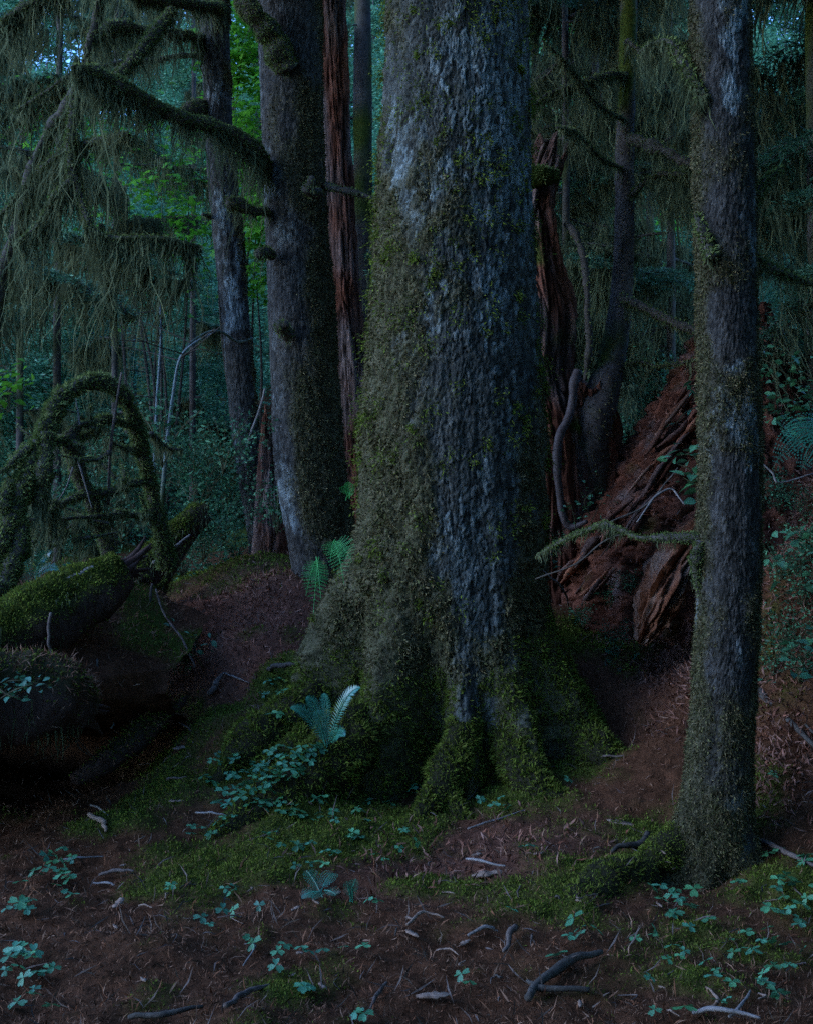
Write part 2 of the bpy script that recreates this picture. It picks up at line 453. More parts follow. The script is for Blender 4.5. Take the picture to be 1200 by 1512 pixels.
# moss on the ground and needle litter: nobody could count them
vis = GV[GQ].mean(1)
def ground_w(fn):
    ok = (GV[:, 1] > 3.6) & (GV[:, 1] < 11.5) & (np.abs(GV[:, 0]) < 0.40 * GV[:, 1] + 0.2)
    return np.where(ok, fn, 0) / np.maximum(GV[:, 1] ** 2, 1) * 30
pos, no = scatter(GV, GQ, ground_w(GM.ravel() ** 1.5), 78000)
v, q, rn = blades(pos, no, 0.022 * (pos[:, 1] / 6), 0.007 * (pos[:, 1] / 6), 0.8, -0.1)
part('ground_moss', v, q, m_moss, ground, {'rnd': rn}, False, 'stuff')
pos, no = scatter(GV, GQ, ground_w(1.25 - GM.ravel()), 105000)
ls = np.exp(rng.normal(size=len(pos)) * .45)
v, q, rn = blades(pos, no * 0.25, 0.026 * ls, 0.0032 * ls ** .7, 0.9, 0.0)
part('needle_litter', v, q, m_litter, ground, {'rnd': rn}, False, 'stuff')
bank = sst(1.5, 2.0, GV[:, 0]) * sst(5.5, 6.2, GV[:, 1])
pos, no = scatter(GV, GQ, ground_w(np.clip(GR.ravel() ** 2 + bank, 0, 1)) * GV[:, 1] ** 1.0, 34000)
v, q, rn = blades(pos, no * 0.45, 0.07, 0.011, 0.9, 0.0)
part('bark_litter', v, q, m_redlit, ground, {'rnd': rn}, False, 'stuff')
# fine twigs in the litter
pos, no = scatter(GV, GQ, ground_w(np.ones(len(GV))), 1800)
v, q, rn = blades(pos + [0, 0, .006], no * 0.12, 0.12, 0.007, 0.9, 0.0)
part('twig_litter', v, q, m_stick, ground, {'rnd': rn}, False, 'stuff')

# ------------------------------------------------------------------ trunks
def trunk_mesh(axis, nphi, nz, z0, z1, disp, lobes=(), kd=0.5, topf=None, hollow=False):
    """axis: rows (x, y, z, r). phi 0 faces the camera, positive to the right."""
    ax = np.array(sorted(axis, key=lambda a: a[2]))
    s = np.linspace(-np.pi, np.pi, nphi, endpoint=False)
    phi = s - kd * np.sin(s)
    t = np.linspace(0, 1, nz)
    PH, T = np.meshgrid(phi, t)
    top = z1 + (topf(phi)[None, :] if topf else 0)
    Z = z0 + (top - z0) * T
    zz = np.linspace(ax[0, 2], ax[-1, 2], 200)
    def sm(k):
        y = np.interp(zz, ax[:, 2], ax[:, k])
        yp = np.pad(y, 8, mode='reflect', reflect_type='odd')
        return np.convolve(yp, np.ones(17) / 17, 'valid')
    cx, cy, r = (np.interp(Z, zz, sm(k)) for k in (0, 1, 3))
    for (p0, wid, amp, zlo, zhi, drift) in lobes:
        pc = np.radians(p0) + drift * (zhi - Z)
        dp = (PH - pc + np.pi) % (2 * np.pi) - np.pi
        r = r + amp * (1 - sst(zlo, zhi, Z)) * np.exp(-(dp / np.radians(wid)) ** 2)
    dsp, at = disp(PH, Z, r)
    r = r + dsp
    V = np.stack([cx + r * np.sin(PH), cy - r * np.cos(PH), Z], -1)
    if hollow:     # broken top: turn the last rows inwards and down
        V[-1, :, :2] = np.stack([cx, cy], -1)[-1] + (V[-1, :, :2] - np.stack([cx, cy], -1)[-1]) * 0.3
        V[-1, :, 2] -= 0.25
    return V.reshape(-1, 3), grid_quads(nz, nphi), {k: a.ravel() for k, a in at.items()}, (PH, Z)

def bark_fn(cu, cv, plate, ridge, seed, moss_fn, lichen_fn):
    """flaky bark: two sizes of overlapping scales, cracks of uneven depth, long furrows"""
    def f(PH, Z, r):
        X, Y = np.sin(PH) * r, np.cos(PH) * r
        k = 0.045 / cu
        w1 = fbm(X * 5 * k, Y * 5 * k, Z * 2.5 * k, 3, seed); w2 = fbm(X * 22 * k, Y * 22 * k, Z * 9 * k, 3, seed + 3)
        w3 = fbm(X * 22 * k, Y * 22 * k, Z * 12 * k, 3, seed + 4)
        arc = PH * r.mean()
        u = arc / cu + w1 * 1.3 + w2 * 0.7; v = Z / cv + w1 * 0.9 + w3 * 0.8
        f1, f2, cid, cvv = worley(u, v, seed)
        g1, g2, cid2, cvv2 = worley(u * 2.3 + 7, v * 2.6 + 3, seed + 50)
        mixn = sst(-0.15, 0.2, fbm(X * 3 * k, Y * 3 * k, Z * 2 * k, 2, seed + 60))
        big = sst(0.0, 0.04 + 0.08 * cid, f2 - f1) * (0.55 + 0.45 * cid) + 0.22 * cvv
        sml = 0.6 * sst(0.0, 0.1, g2 - g1) * (0.2 + 0.8 * cid2) + 0.2 * cvv2
        fur = -np.clip(0.14 - np.abs(fbm(X * 13 * k, Y * 13 * k, Z * 1.8 * k, 3, seed + 9)), 0, 1) * 6
        d = plate * (big * (0.35 + 0.65 * mixn) + sml * (1 - 0.5 * mixn) + fur * 0.4)
        d = d + ridge * fbm(X * 7, Y * 7, Z * 1.3, 3, seed + 19) + 0.3 * plate * fbm(X * 60 * k, Y * 60 * k, Z * 40 * k, 2, seed + 11)
        m = moss_fn(PH, Z, X, Y); l = lichen_fn(PH, Z, X, Y, cid)
        d = d + m * plate * (0.5 + 1.4 * fbm(X * 16, Y * 16, Z * 12, 3, seed + 21))
        return d, {'moss': m, 'lichen': l, 'rnd': np.mod((cid * 0.6 + cid2 * 0.4) * 0.1367, 1)}
    return f

# --- the big spruce
BT = thing('spruce_tree', 'huge mossy spruce trunk with flaring roots rising from the mound', 'tree', (0.36, 7.8, 0.2))
def ax_px(rows):
    out = []
    for (xl, xr, y, d) in rows:
        c = P((xl + xr) / 2, y, d); out.append((c[0], c[1], c[2], ((xr - xl) / 2 - 2.5) * d / F))
    return out
axis = ax_px([(578, 776, -300, 7.8), (575, 778, 0, 7.8), (566, 780, 200, 7.8), (556, 784, 350, 7.8), (546, 794, 500, 7.8), (533, 797, 650, 7.8), (535, 800, 800, 7.8), (540, 800, 1000, 7.8), (535, 805, 1250, 7.8)])
axis.append((axis[0][0], 7.8, 14.0, 0.36))
def big_moss(PH, Z, X, Y):
    n = fbm(X * 2.6, Y * 2.6, Z * 1.5, 4, 3) + 0.5 * fbm(X * 9, Y * 9, Z * 6, 3, 4)
    low = 1 - sst(0.6, 3.6, Z)
    lft = np.exp(-((PH + 1.1) / 0.75) ** 2) * (1 - 0.6 * sst(4.0, 5.0, Z))
    rec = np.exp(-((PH - 0.35) / 0.32) ** 2) * (1 - sst(1.6, 3.2, Z)) * sst(0.75, 1.25, Z + 0.45 * sst(0.25, -0.1, PH))
    rgt = sst(0.9, 1.3, PH)
    return sst(0.25, 0.75, 0.06 + 0.75 * low + 0.75 * lft + 0.45 * rgt - 0.85 * rec + 1.0 * n + 0.25 * (1 - sst(1.0, 1.3, Z)))
def big_lich(PH, Z, X, Y, cid):
    return sst(0.25, 0.8, fbm(X * 3, Y * 3, Z * 1.2, 3, 55) + 0.6 * cid - 0.05) * 0.75 * (0.35 + 0.65 * sst(1.2, 3.0, Z))
V, Q, A, (bPH, bZ) = trunk_mesh(axis, 300, 580, -0.45, 6.4, bark_fn(0.034, 0.07, 0.026, 0.035, 101, big_moss, big_lich), [
    (-86, 22, 0.46, 0.7, 2.0, 0.0), (-42, 14, 0.40, 0.0, 1.75, 0.05), (-15, 12, -0.20, 0.15, 1.5, 0.0), (2, 9, 0.36, -0.1, 1.15, 0.0), (15, 5, -0.10, 0, .9, 0), (28, 10, 0.46, -0.1, 1.3, 0.0),
    (42, 6, -0.12, 0.0, 0.7, 0), (58, 16, 0.46, 0.05, 1.3, 0.0), (86, 20, 0.40, 0.2, 1.35, 0.0), (130, 25, 0.45, 0.2, 1.4, 0), (-140, 30, 0.45, 0.4, 1.6, 0), (-64, 7, -0.12, 0.5, 1.8, 0)])
bt_trunk = part('trunk', V, Q, m_bark, BT, A, False)
bvh(V[::1], [Q[(bZ.ravel()[Q[:, 0]] < 1.9)]])
up, uq = tube(crom([(axis[0][0], 7.8, 6.45), (axis[0][0], 7.8, 10), (axis[0][0], 7.8, 16)], 20), [0.47, 0.40, 0.25], 24, 0.04)
part('upper_trunk', up, uq, m_bark, BT, {'moss': np.zeros(len(up)), 'lichen': np.zeros(len(up)), 'rnd': np.zeros(len(up))})
front = np.where(np.abs(bPH.ravel()) < 2.0, 1.0, 0.1) * np.where(bZ.ravel() < 5.8, 1, 0)
pos, no = scatter(V, Q, A['moss'] ** 1.3 * front * (1 + 0.8 * (bZ.ravel() < 1.3)), 105000)
low = pos[:, 2] + 0.45 * fbm(pos[:, 0] * 3, pos[:, 1] * 3, pos[:, 2] * 2, 3, 91) - 0.25 * (np.arctan2(pos[:, 0] - .36, 7.8 - pos[:, 1]) > .5) < 0.85
ph_ = pos[~low]; bl = 0.027 * (0.45 + 1.3 * np.clip(fbm(ph_[:, 0] * 9, ph_[:, 1] * 9, ph_[:, 2] * 5, 3, 95) + .45, 0, 1))
v, q, rn = blades(ph_, no[~low], bl, bl * .3, 0.6, 0.9)
part('trunk_moss', v, q, m_tmoss, BT, {'rnd': rn}, False, 'stuff')
bl = 0.034 * (0.6 + 1.1 * np.clip(fbm(pos[low][:, 0] * 12, pos[low][:, 1] * 12, pos[low][:, 2] * 12, 2, 92) + .3, 0, 1))
v, q, rn = blades(pos[low], no[low], bl, bl * 0.22, 0.7, 0.3)
part('root_moss', v, q, m_moss, BT, {'rnd': rn}, False, 'stuff')
# dark cushions of moss on the upper bark
cu_pos, cu_no = scatter(V, Q, front * np.where(bZ.ravel() > 2.2, 1, 0.3) * np.where(fbm(V[:, 0] * 2, V[:, 1] * 2, V[:, 2] * 2, 2, 8) > -0.15, 1, 0.2), 420)
k = rng.integers(0, 420, 22000)
jit = rng.normal(size=(22000, 3)) * np.array([0.028, 0.02, 0.035]) * rng.uniform(0.4, 1.6, 420)[k][:, None]
v, q, rn = blades(cu_pos[k] + jit, nrm(cu_no[k] + jit * 12), 0.03, 0.008, 0.5, 0.6)
part('moss_cushion', v, q, m_moss, BT, {'rnd': rn * 0.5}, False, 'stuff')

def moss_root(parent, ctrl, radii, nm='root', n=4000, rough=0.15, blade=0.034, mat=None, mossmat=None, seed=1, topw=True, nseg=30, hitme=True):
    pts = crom([P(*c) for c in ctrl], 14 * len(ctrl))
    V, fs = tube(pts, radii, nseg, 0, 3.0, seed)
    V = V.copy()
    ctr0 = np.vstack([np.repeat(pts, nseg, 0), pts[:1], pts[-1:]])
    lump = fbm(V[:, 0] * 3.5, V[:, 1] * 3.5, V[:, 2] * 3.5, 2, seed) * 1.5 * rough + fbm(V[:, 0] * 11, V[:, 1] * 11, V[:, 2] * 11, 3, seed + 1) * 1.4 * rough
    V = ctr0 + (V - ctr0) * (1 + lump[:, None] * 1.5)
    n_ = len(V)
    ob = part(nm, V, fs, mat or m_bark, parent, {'moss': np.ones(n_), 'lichen': np.zeros(n_), 'rnd': np.zeros(n_), 'grey': np.zeros(n_)})
    pos, no = scatter(V, fs[0], None, n)
    c = V[fs[0]].mean(1)
    ctr = pts[np.argmin(((pos[:, None] - pts[None]) ** 2).sum(-1), 1)]
    no = np.where(((pos - ctr) * no).sum(1, keepdims=True) < 0, -no, no)
    if topw:
        kk = no[:, 2] > -0.5
        pos, no = pos[kk], no[kk]
    bl = blade * (0.7 + 1.1 * np.clip(fbm(pos[:, 0] * 14, pos[:, 1] * 14, pos[:, 2] * 14, 2, seed + 9) + .3, 0, 1))
    v, q, rn = blades(pos, no, bl, bl * 0.22, 0.7, 0.25)
    part('moss', v, q, mossmat or m_moss, ob, {'rnd': rn}, False, 'stuff')
    if hitme: bvh(V, fs)
    return ob
moss_root(BT, [(545, 1060, 7.25), (512, 1100, 7.05), (455, 1155, 6.8), (390, 1200, 6.58), (320, 1240, 6.3)], [0.12, 0.22, 0.2, 0.15, 0.06], n=13000, seed=2)
moss_root(BT, [(700, 1010, 7.35), (684, 1080, 7.1), (664, 1135, 6.88), (640, 1185, 6.68), (605, 1222, 6.45)], [0.05, 0.10, 0.12, 0.09, 0.03], n=6000, seed=3)
moss_root(BT, [(655, 1150, 6.8), (672, 1195, 6.62), (700, 1225, 6.45)], [0.06, 0.06, 0.02], n=1800, seed=13)
moss_root(BT, [(735, 1080, 7.15), (768, 1140, 6.88), (810, 1180, 6.68), (880, 1195, 6.5)], [0.06, 0.13, 0.10, 0.04], n=5500, seed=4)
moss_root(BT, [(835, 1060, 7.4), (880, 1110, 7.15), (925, 1138, 6.98), (960, 1150, 6.85)], [0.1, 0.15, 0.1, 0.03], n=5500, seed=5)
moss_root(BT, [(470, 1020, 7.6), (430, 1060, 7.45), (370, 1105, 7.2), (320, 1155, 6.95)], [0.12, 0.2, 0.16, 0.05], n=8000, seed=6)
moss_root(BT, [(455, 1085, 7.2), (425, 1125, 7.0), (375, 1165, 6.8)], [0.08, 0.12, 0.04], n=4000, seed=7)

# overhead crown of a tree (unseen above the frame, added to shade the ground)
def crown(parent, c, rad, zlo, zhi, n, size=0.3, seed=0):
    r = np.random.default_rng(seed)
    ncl = max(12, n // 45)
    a = r.uniform(0, 2 * np.pi, ncl); t = r.random(ncl); rr = rad * (1 - 0.75 * t) * np.sqrt(r.random(ncl))
    cl = np.stack([c[0] + rr * np.cos(a), c[1] + rr * np.sin(a), zlo + (zhi - zlo) * t], 1)
    k = r.integers(0, ncl, n)
    pos = cl[k] + r.normal(size=(n, 3)) * [0.45, 0.45, 0.12]
    v, q, rn = blades(pos, np.tile([[0.3, 0.3, 0.2]], (n, 1)) * r.normal(size=(n, 3)), size, size * 0.35, 0.6, 0.2, r)
    part('crown', v, q, m_crown, parent, {'rnd': rn}, False)
crown(BT, (0.36, 7.4), 4.6, 7.4, 15, 14000, 0.45, 1)

def limb(parent, ctrl, radii, seed=0, moss=1500, hang=300, hl=(0.1, 0.4), mat=None, sag=True, nm='limb', nseg=8, hw=0.012, blade=0.03):
    """a limb with a sleeve of moss on it and moss hanging below it; ctrl in (px, py, depth)"""
    r = np.random.default_rng(seed + 500)
    pts = crom([P(*c) for c in ctrl], 9 * len(ctrl))
    pts = pts + 0.02 * np.stack([fbm(pts[:, 0] * 5, pts[:, 2] * 5, k, 2, seed + k) for k in (0, 1, 2)], 1)
    rr_ = np.interp(np.linspace(0, 1, len(pts)), np.linspace(0, 1, len(radii)), radii) * (1 + 0.22 * vn(np.arange(len(pts)) * .35, 0, 0, seed) * (moss > 0))
    V, fs = tube(pts, rr_, nseg, 0.3, 9, seed)
    ob = part(nm, V, fs, mat or m_limb, parent, {'moss': np.full(len(V), 0.6), 'lichen': np.zeros(len(V)), 'rnd': np.zeros(len(V))})
    if moss:
        pos, no = scatter(V, fs[0], None, moss, r)
        ctr = pts[np.argmin(((pos[:, None] - pts[None]) ** 2).sum(-1), 1)]
        no = nrm(pos - ctr)
        kk = no[:, 2] > -0.75
        v, q, rn = blades(pos[kk], no[kk], blade, blade * 0.3, 0.6, 0.2, r)
        part('moss_sleeve', v, q, m_sleeve, ob, {'rnd': rn}, False, 'stuff')
    if hang:
        hang = int(hang * 1.4)
        ncl = max(4, hang // 18)
        tt = r.random(ncl); base = pts[(tt * (len(pts) - 1)).astype(int)]
        ll = r.uniform(hl[0], hl[1], ncl) * (0.35 + 1.3 * r.random(ncl) ** 2)
        k = r.integers(0, ncl, hang)
        j = r.normal(size=(hang, 3)) * [0.035, 0.035, 0.01]
        # move along the limb rather than off it
        ii = np.clip((tt[k] * (len(pts) - 1)).astype(int) + r.integers(-1, 2, hang), 0, len(pts) - 1)
        start = pts[ii] + j * 0.6
        Ls = ll[k] * np.exp(-(np.linalg.norm(j, axis=1) / 0.05) ** 2) * r.uniform(0.5, 1.1, hang) + 0.03
        v, q, rn = strands(start, Ls * r.random(hang) ** 0.6, hw * np.exp(r.normal(size=hang) * .55) * .8, 0.3, 5, r, (r.normal(size=(ncl, 3)) * [.12, .12, 0])[k] * Ls[:, None])
        part('hanging_moss', v, q, m_hang, ob, {'rnd': rn}, False, 'stuff')
    return ob

# --- second spruce, left of the big one
T2 = thing('spruce_tree', 'tall grey-barked spruce standing close beside the huge trunk, dark thick limb near its top', 'tree', P(440, 850, 10.3))
axis = ax_px([(375, 470, -250, 10.3), (380, 474, 0, 10.3), (386, 478, 200, 10.3), (393, 486, 350, 10.3), (398, 496, 500, 10.3), (402, 505, 650, 10.3), (410, 515, 740, 10.3), (425, 528, 800, 10.3), (436, 540, 870, 10.3), (440, 560, 960, 10.3)])
def t2_moss(PH, Z, X, Y):
    return sst(0.2, 0.8, 0.25 + 0.55 * (1 - sst(1.5, 4.5, Z)) * sst(-0.9, 0.2, PH) + 0.35 * sst(-0.2, 0.8, PH) - 0.35 * np.exp(-((PH + 1.2) / 0.5) ** 2) + 0.8 * fbm(X * 4, Y * 4, Z * 2, 4, 13))
def t2_lich(PH, Z, X, Y, cid):
    return sst(0.2, 0.7, fbm(X * 3, Y * 3, Z * 2, 3, 65) + 0.35 * np.exp(-((PH + 0.9) / 0.6) ** 2) + 0.3 * cid - 0.25) * 0.6
V, Q, A, (h_, z_) = trunk_mesh(axis, 140, 430, 0.5, 8.1, bark_fn(0.03, 0.06, 0.016, 0.025, 201, t2_moss, t2_lich))
part('trunk', V, Q, m_bark2, T2, A, False)
pos, no = scatter(V, Q, A['moss'] ** 1.3 * np.where(np.abs(h_.ravel()) < 1.9, 1, 0.02), 22000)
v, q, rn = blades(pos, no, 0.028, 0.010, 0.6, 0.8)
part('trunk_moss', v, q, m_tmoss, T2, {'rnd': rn}, False, 'stuff')
tp = P(420, -250, 10.3)
up, uq = tube(crom([tp - [0, 0, .15], tp + [-.1, 0, 4], tp + [-.2, 0, 8]], 16), [0.29, 0.24, 0.15], 18, 0.04)
part('upper_trunk', up, uq, m_bark2, T2, {'moss': np.zeros(len(up)), 'lichen': np.zeros(len(up)), 'rnd': np.zeros(len(up))})
crown(T2, tp[:2], 2.2, 10.5, 16, 1200, 0.45, 2)
limb(T2, [(425, 100, 10.0), (400, 55, 9.9), (370, 15, 9.8), (340, -40, 9.7)], [0.13, 0.10, 0.085, 0.07], 1, 5000, 250, (0.1, 0.35), nseg=14)
limb(T2, [(395, 242, 10.1), (378, 222, 9.9), (330, 190, 9.6), (250, 168, 9.2), (185, 132, 8.9), (140, 108, 8.7), (108, 97, 8.6)], [0.045, 0.05, 0.055, 0.075, 0.065, 0.045, 0.02], 2, 7000, 2600, (0.35, 1.2))
limb(T2, [(395, 313, 10.1), (370, 310, 9.9), (348, 300, 9.8), (338, 304, 9.75)], [0.045, 0.04, 0.07, 0.05], 3, 800, 160, (0.15, 0.5))
limb(T2, [(402, 378, 10.05), (388, 372, 9.85), (380, 378, 9.8)], [0.05, 0.045, 0.04], 4, 300, 60, (0.1, 0.3))
limb(T2, [(470, 285, 9.9), (455, 280, 9.75), (462, 262, 9.7)], [0.05, 0.05, 0.03], 5, 300, 60, (0.1, 0.35))
limb(T2, [(480, 275, 10.2), (515, 282, 10.1), (562, 296, 10.0)], [0.035, 0.03, 0.02], 6, 300, 20, (0.05, 0.15))
limb(T2, [(425, 495, 9.95), (415, 482, 9.8), (424, 478, 9.75)], [0.06, 0.05, 0.03], 7, 300, 40, (0.1, 0.25))

# --- third, leaning spruce
T3 = thing('spruce_tree', 'slim spruce trunk leaning left, with long bare and mossy limbs on its left', 'tree', P(388, 830, 12))
axis = ax_px([(278, 322, -300, 12), (294, 338, 0, 12), (300, 342, 150, 12), (310, 353, 300, 12), (328, 370, 480, 12), (340, 384, 640, 12), (358, 400, 740, 12), (370, 412, 820, 12), (378, 424, 900, 12)])
V, Q, A, (h_, z_) = trunk_mesh(axis, 80, 360, 0.9, 9.2, bark_fn(0.032, 0.065, 0.017, 0.015, 301,
    lambda PH, Z, X, Y: sst(0.3, 0.8, 0.1 + 0.4 * sst(0.2, 0.9, PH) + 0.8 * fbm(X * 6, Y * 6, Z * 3, 3, 14)),
    lambda PH, Z, X, Y, cid: sst(0.1, 0.5, fbm(X * 5, Y * 5, Z * 2.5, 3, 66) + 0.3 * cid - 0.1) * 0.6))
part('trunk', V, Q, m_bark2, T3, A, False)
pos, no = scatter(V, Q, A['moss'] * np.where(np.abs(h_.ravel()) < 1.9, 1, 0.02), 7000)
v, q, rn = blades(pos, no, 0.03, 0.011, 0.6, 0.8)
part('trunk_moss', v, q, m_tmoss, T3, {'rnd': rn}, False, 'stuff')
tp = P(300, -300, 12)
crown(T3, tp[:2], 1.8, 12, 17, 900, 0.45, 3)
limb(T3, [(305, 60, 12), (270, 52, 11.6), (220, 45, 11.2), (165, 38, 10.9), (130, 60, 10.6)], [0.045, 0.045, 0.05, 0.06, 0.03], 11, 3000, 1200, (0.3, 1.1))
limb(T3, [(305, 84, 12), (262, 82, 11.7), (225, 90, 11.4), (180, 92, 11.2), (140, 100, 11)], [0.03, 0.025, 0.03, 0.025, 0.012], 12, 500, 90, (0.1, 0.4))
limb(T3, [(305, 158, 12), (285, 160, 11.8), (268, 168, 11.7)], [0.06, 0.08, 0.05], 13, 800, 100, (0.1, 0.4))
limb(T3, [(330, 15, 11.9), (290, 5, 11.6), (240, 2, 11.3), (190, -6, 11)], [0.07, 0.06, 0.06, 0.05], 14, 3000, 900, (0.3, 0.8))
limb(T3, [(312, 320, 12), (300, 316, 11.75)], [0.03, 0.015], 15, 120, 12, (0.05, 0.15))
limb(T3, [(372, 500, 12), (350, 505, 11.8), (322, 488, 11.5), (290, 500, 11.3), (268, 525, 11.0)], [0.02, 0.016, 0.014, 0.012, 0.008], 16, 0, 0, mat=m_sap)

DT = thing('dead_tree', 'dead moss-curtained limbs drooping in front of the left hemlocks', 'dead tree', P(-60, 900, 9.6))
limb(DT, [(-60, 900, 9.8), (-30, 640, 9.7), (0, 420, 9.6), (30, 330, 9.5), (45, 255, 9.4), (75, 190, 9.3), (108, 142, 9.2), (135, 60, 9.2), (150, -40, 9.2)], [0.10, 0.08, 0.06, 0.055, 0.05, 0.05, 0.045, 0.035, 0.03], 90, 4500, 1500, (0.3, 1.0))
limb(DT, [(0, 318, 9.5), (40, 275, 9.4), (80, 235, 9.3), (120, 215, 9.2), (190, 198, 9.0)], [0.015, 0.022, 0.03, 0.035, 0.02], 91, 2000, 1300, (0.3, 1.1))
limb(DT, [(108, 142, 9.2), (106, 190, 9.15), (104, 240, 9.1), (116, 285, 9.1), (132, 335, 9.0)], [0.04, 0.045, 0.04, 0.035, 0.02], 92, 2200, 700, (0.2, 0.7))
limb(DT, [(105, 265, 9.1), (80, 290, 9.1), (60, 330, 9.1), (30, 360, 9.1)], [0.03, 0.03, 0.025, 0.015], 93, 1200, 900, (0.3, 1.0))
limb(DT, [(255, 15, 9.6), (225, 55, 9.4), (190, 95, 9.2), (165, 115, 9.1)], [0.04, 0.045, 0.045, 0.03], 94, 2000, 700, (0.2, 0.7))
limb(DT, [(20, 165, 9.6), (60, 140, 9.5), (105, 112, 9.4)], [0.012, 0.016, 0.02], 95, 300, 200, (0.1, 0.4))
limb(DT, [(130, 335, 9.0), (170, 352, 9.0), (230, 350, 9.0), (290, 362, 9.1)], [0.02, 0.02, 0.015, 0.008], 96, 900, 1300, (0.3, 1.1))
limb(DT, [(0, 40, 9.3), (40, 10, 9.3), (110, -15, 9.3)], [0.03, 0.04, 0.04], 97, 1200, 1100, (0.3, 1.0))
limb(DT, [(150, 330, 9.2), (150, 380, 9.2), (165, 440, 9.2)], [0.02, 0.02, 0.01], 98, 600, 500, (0.3, 0.8))

# --- right spruce (nearest)
T4 = thing('spruce_tree', 'straight slender spruce with pale lichen patches in front of the rotting stump', 'tree', P(1065, 1300, 5.7))
axis = ax_px([(1012, 1090, -300, 5.7), (1020, 1102, 0, 5.7), (1026, 1110, 250, 5.7), (1031, 1117, 500, 5.7), (1033, 1120, 750, 5.7), (1030, 1117, 900, 5.7), (1021, 1112, 1050, 5.7), (1012, 1106, 1150, 5.7), (1004, 1106, 1230, 5.7), (990, 1112, 1290, 5.7), (975, 1125, 1350, 5.7), (960, 1140, 1420, 5.7)])
def t4_moss(PH, Z, X, Y):
    return sst(0.2, 0.75, 0.3 + 0.45 * (1 - sst(-0.1, 1.6, Z)) + 0.5 * np.exp(-((PH + 1.4) / 0.5) ** 2) + 0.55 * sst(0.7, 1.3, PH) + 0.8 * fbm(X * 7, Y * 7, Z * 3.5, 4, 15))
def t4_lich(PH, Z, X, Y, cid):
    return sst(0.16, 0.36, fbm(X * 5 + 3, Y * 5, Z * 3.2, 3, 67) + 0.22 * np.exp(-((PH - 0.15) / 0.5) ** 2) + 0.12 * cid - 0.06) * 0.9
V, Q, A, (h_, z_) = trunk_mesh(axis, 130, 540, -0.35, 5.2, bark_fn(0.020, 0.042, 0.012, 0.012, 401, t4_moss, t4_lich), [(-72, 24, 0.22, -0.25, 0.6, 0), (60, 24, 0.13, -0.25, 0.4, 0), (5, 14, -0.05, -0.2, 0.35, 0), (-25, 12, .07, -.2, .3, 0)])
part('trunk', V, Q, m_bark2, T4, A, False)
pos, no = scatter(V, Q, A['moss'] ** 1.4 * np.where(np.abs(h_.ravel()) < 1.9, 1, 0.02), 45000)
v, q, rn = blades(pos, no, 0.02, 0.006, 0.6, 0.8)
part('trunk_moss', v, q, m_tmoss, T4, {'rnd': rn}, False, 'stuff')
tp = P(1052, -300, 5.7)
up, uq = tube(crom([tp - [0, 0, .15], tp + [0, 0, 4], tp + [0, 0, 8]], 16), [0.135, 0.11, 0.07], 18, 0.04)
part('upper_trunk', up, uq, m_bark2, T4, {'moss': np.zeros(len(up)), 'lichen': np.zeros(len(up)), 'rnd': np.zeros(len(up))})
crown(T4, tp[:2], 2.6, 7.6, 13, 4000, 0.4, 4)
limb(T4, [(1036, 797, 5.68), (990, 795, 5.75), (945, 795, 5.85), (915, 783, 6.0), (890, 774, 6.1), (860, 784, 6.3), (825, 800, 6.6), (790, 822, 6.9)], [0.03, 0.022, 0.012, 0.014, 0.016, 0.011, 0.010, 0.006], 21, 3500, 160, (0.04, 0.16), hw=0.006, blade=0.018)
limb(T4, [(1034, 800, 5.66), (1026, 840, 5.66), (1033, 880, 5.66)], [0.03, 0.025, 0.008], 22, 1200, 40, (0.04, 0.1), hw=0.006, blade=0.018)
limb(T4, [(1035, 142, 5.6), (1010, 100, 5.7), (985, 62, 5.8), (950, 75, 5.9)], [0.03, 0.025, 0.018, 0.01], 23, 900, 500, (0.1, 0.5), hw=0.008)
limb(T4, [(1050, 385, 5.56), (1040, 350, 5.6), (1026, 320, 5.65)], [0.028, 0.022, 0.015], 24, 500, 60, (0.05, 0.18), hw=0.006)
limb(T4, [(1112, 300, 5.7), (1130, 270, 5.8), (1152, 253, 5.9)], [0.03, 0.025, 0.012], 25, 700, 200, (0.06, 0.3), hw=0.006)
limb(T4, [(1112, 372, 5.7), (1140, 400, 5.8), (1200, 420, 6), (1260, 430, 6.2)], [0.022, 0.018, 0.014, 0.01], 26, 700, 300, (0.1, 0.4), hw=0.007)
moss_root(T4, [(1010, 1240, 5.65), (975, 1262, 5.6), (940, 1275, 5.55)], [0.10, 0.09, 0.04], n=3500, blade=0.022, seed=9)
moss_root(T4, [(960, 1290, 5.55), (900, 1310, 5.45), (850, 1345, 5.25), (790, 1400, 4.95), (750, 1440, 4.75)], [0.09, 0.13, 0.12, 0.09, 0.04], n=9000, blade=0.022, seed=10)

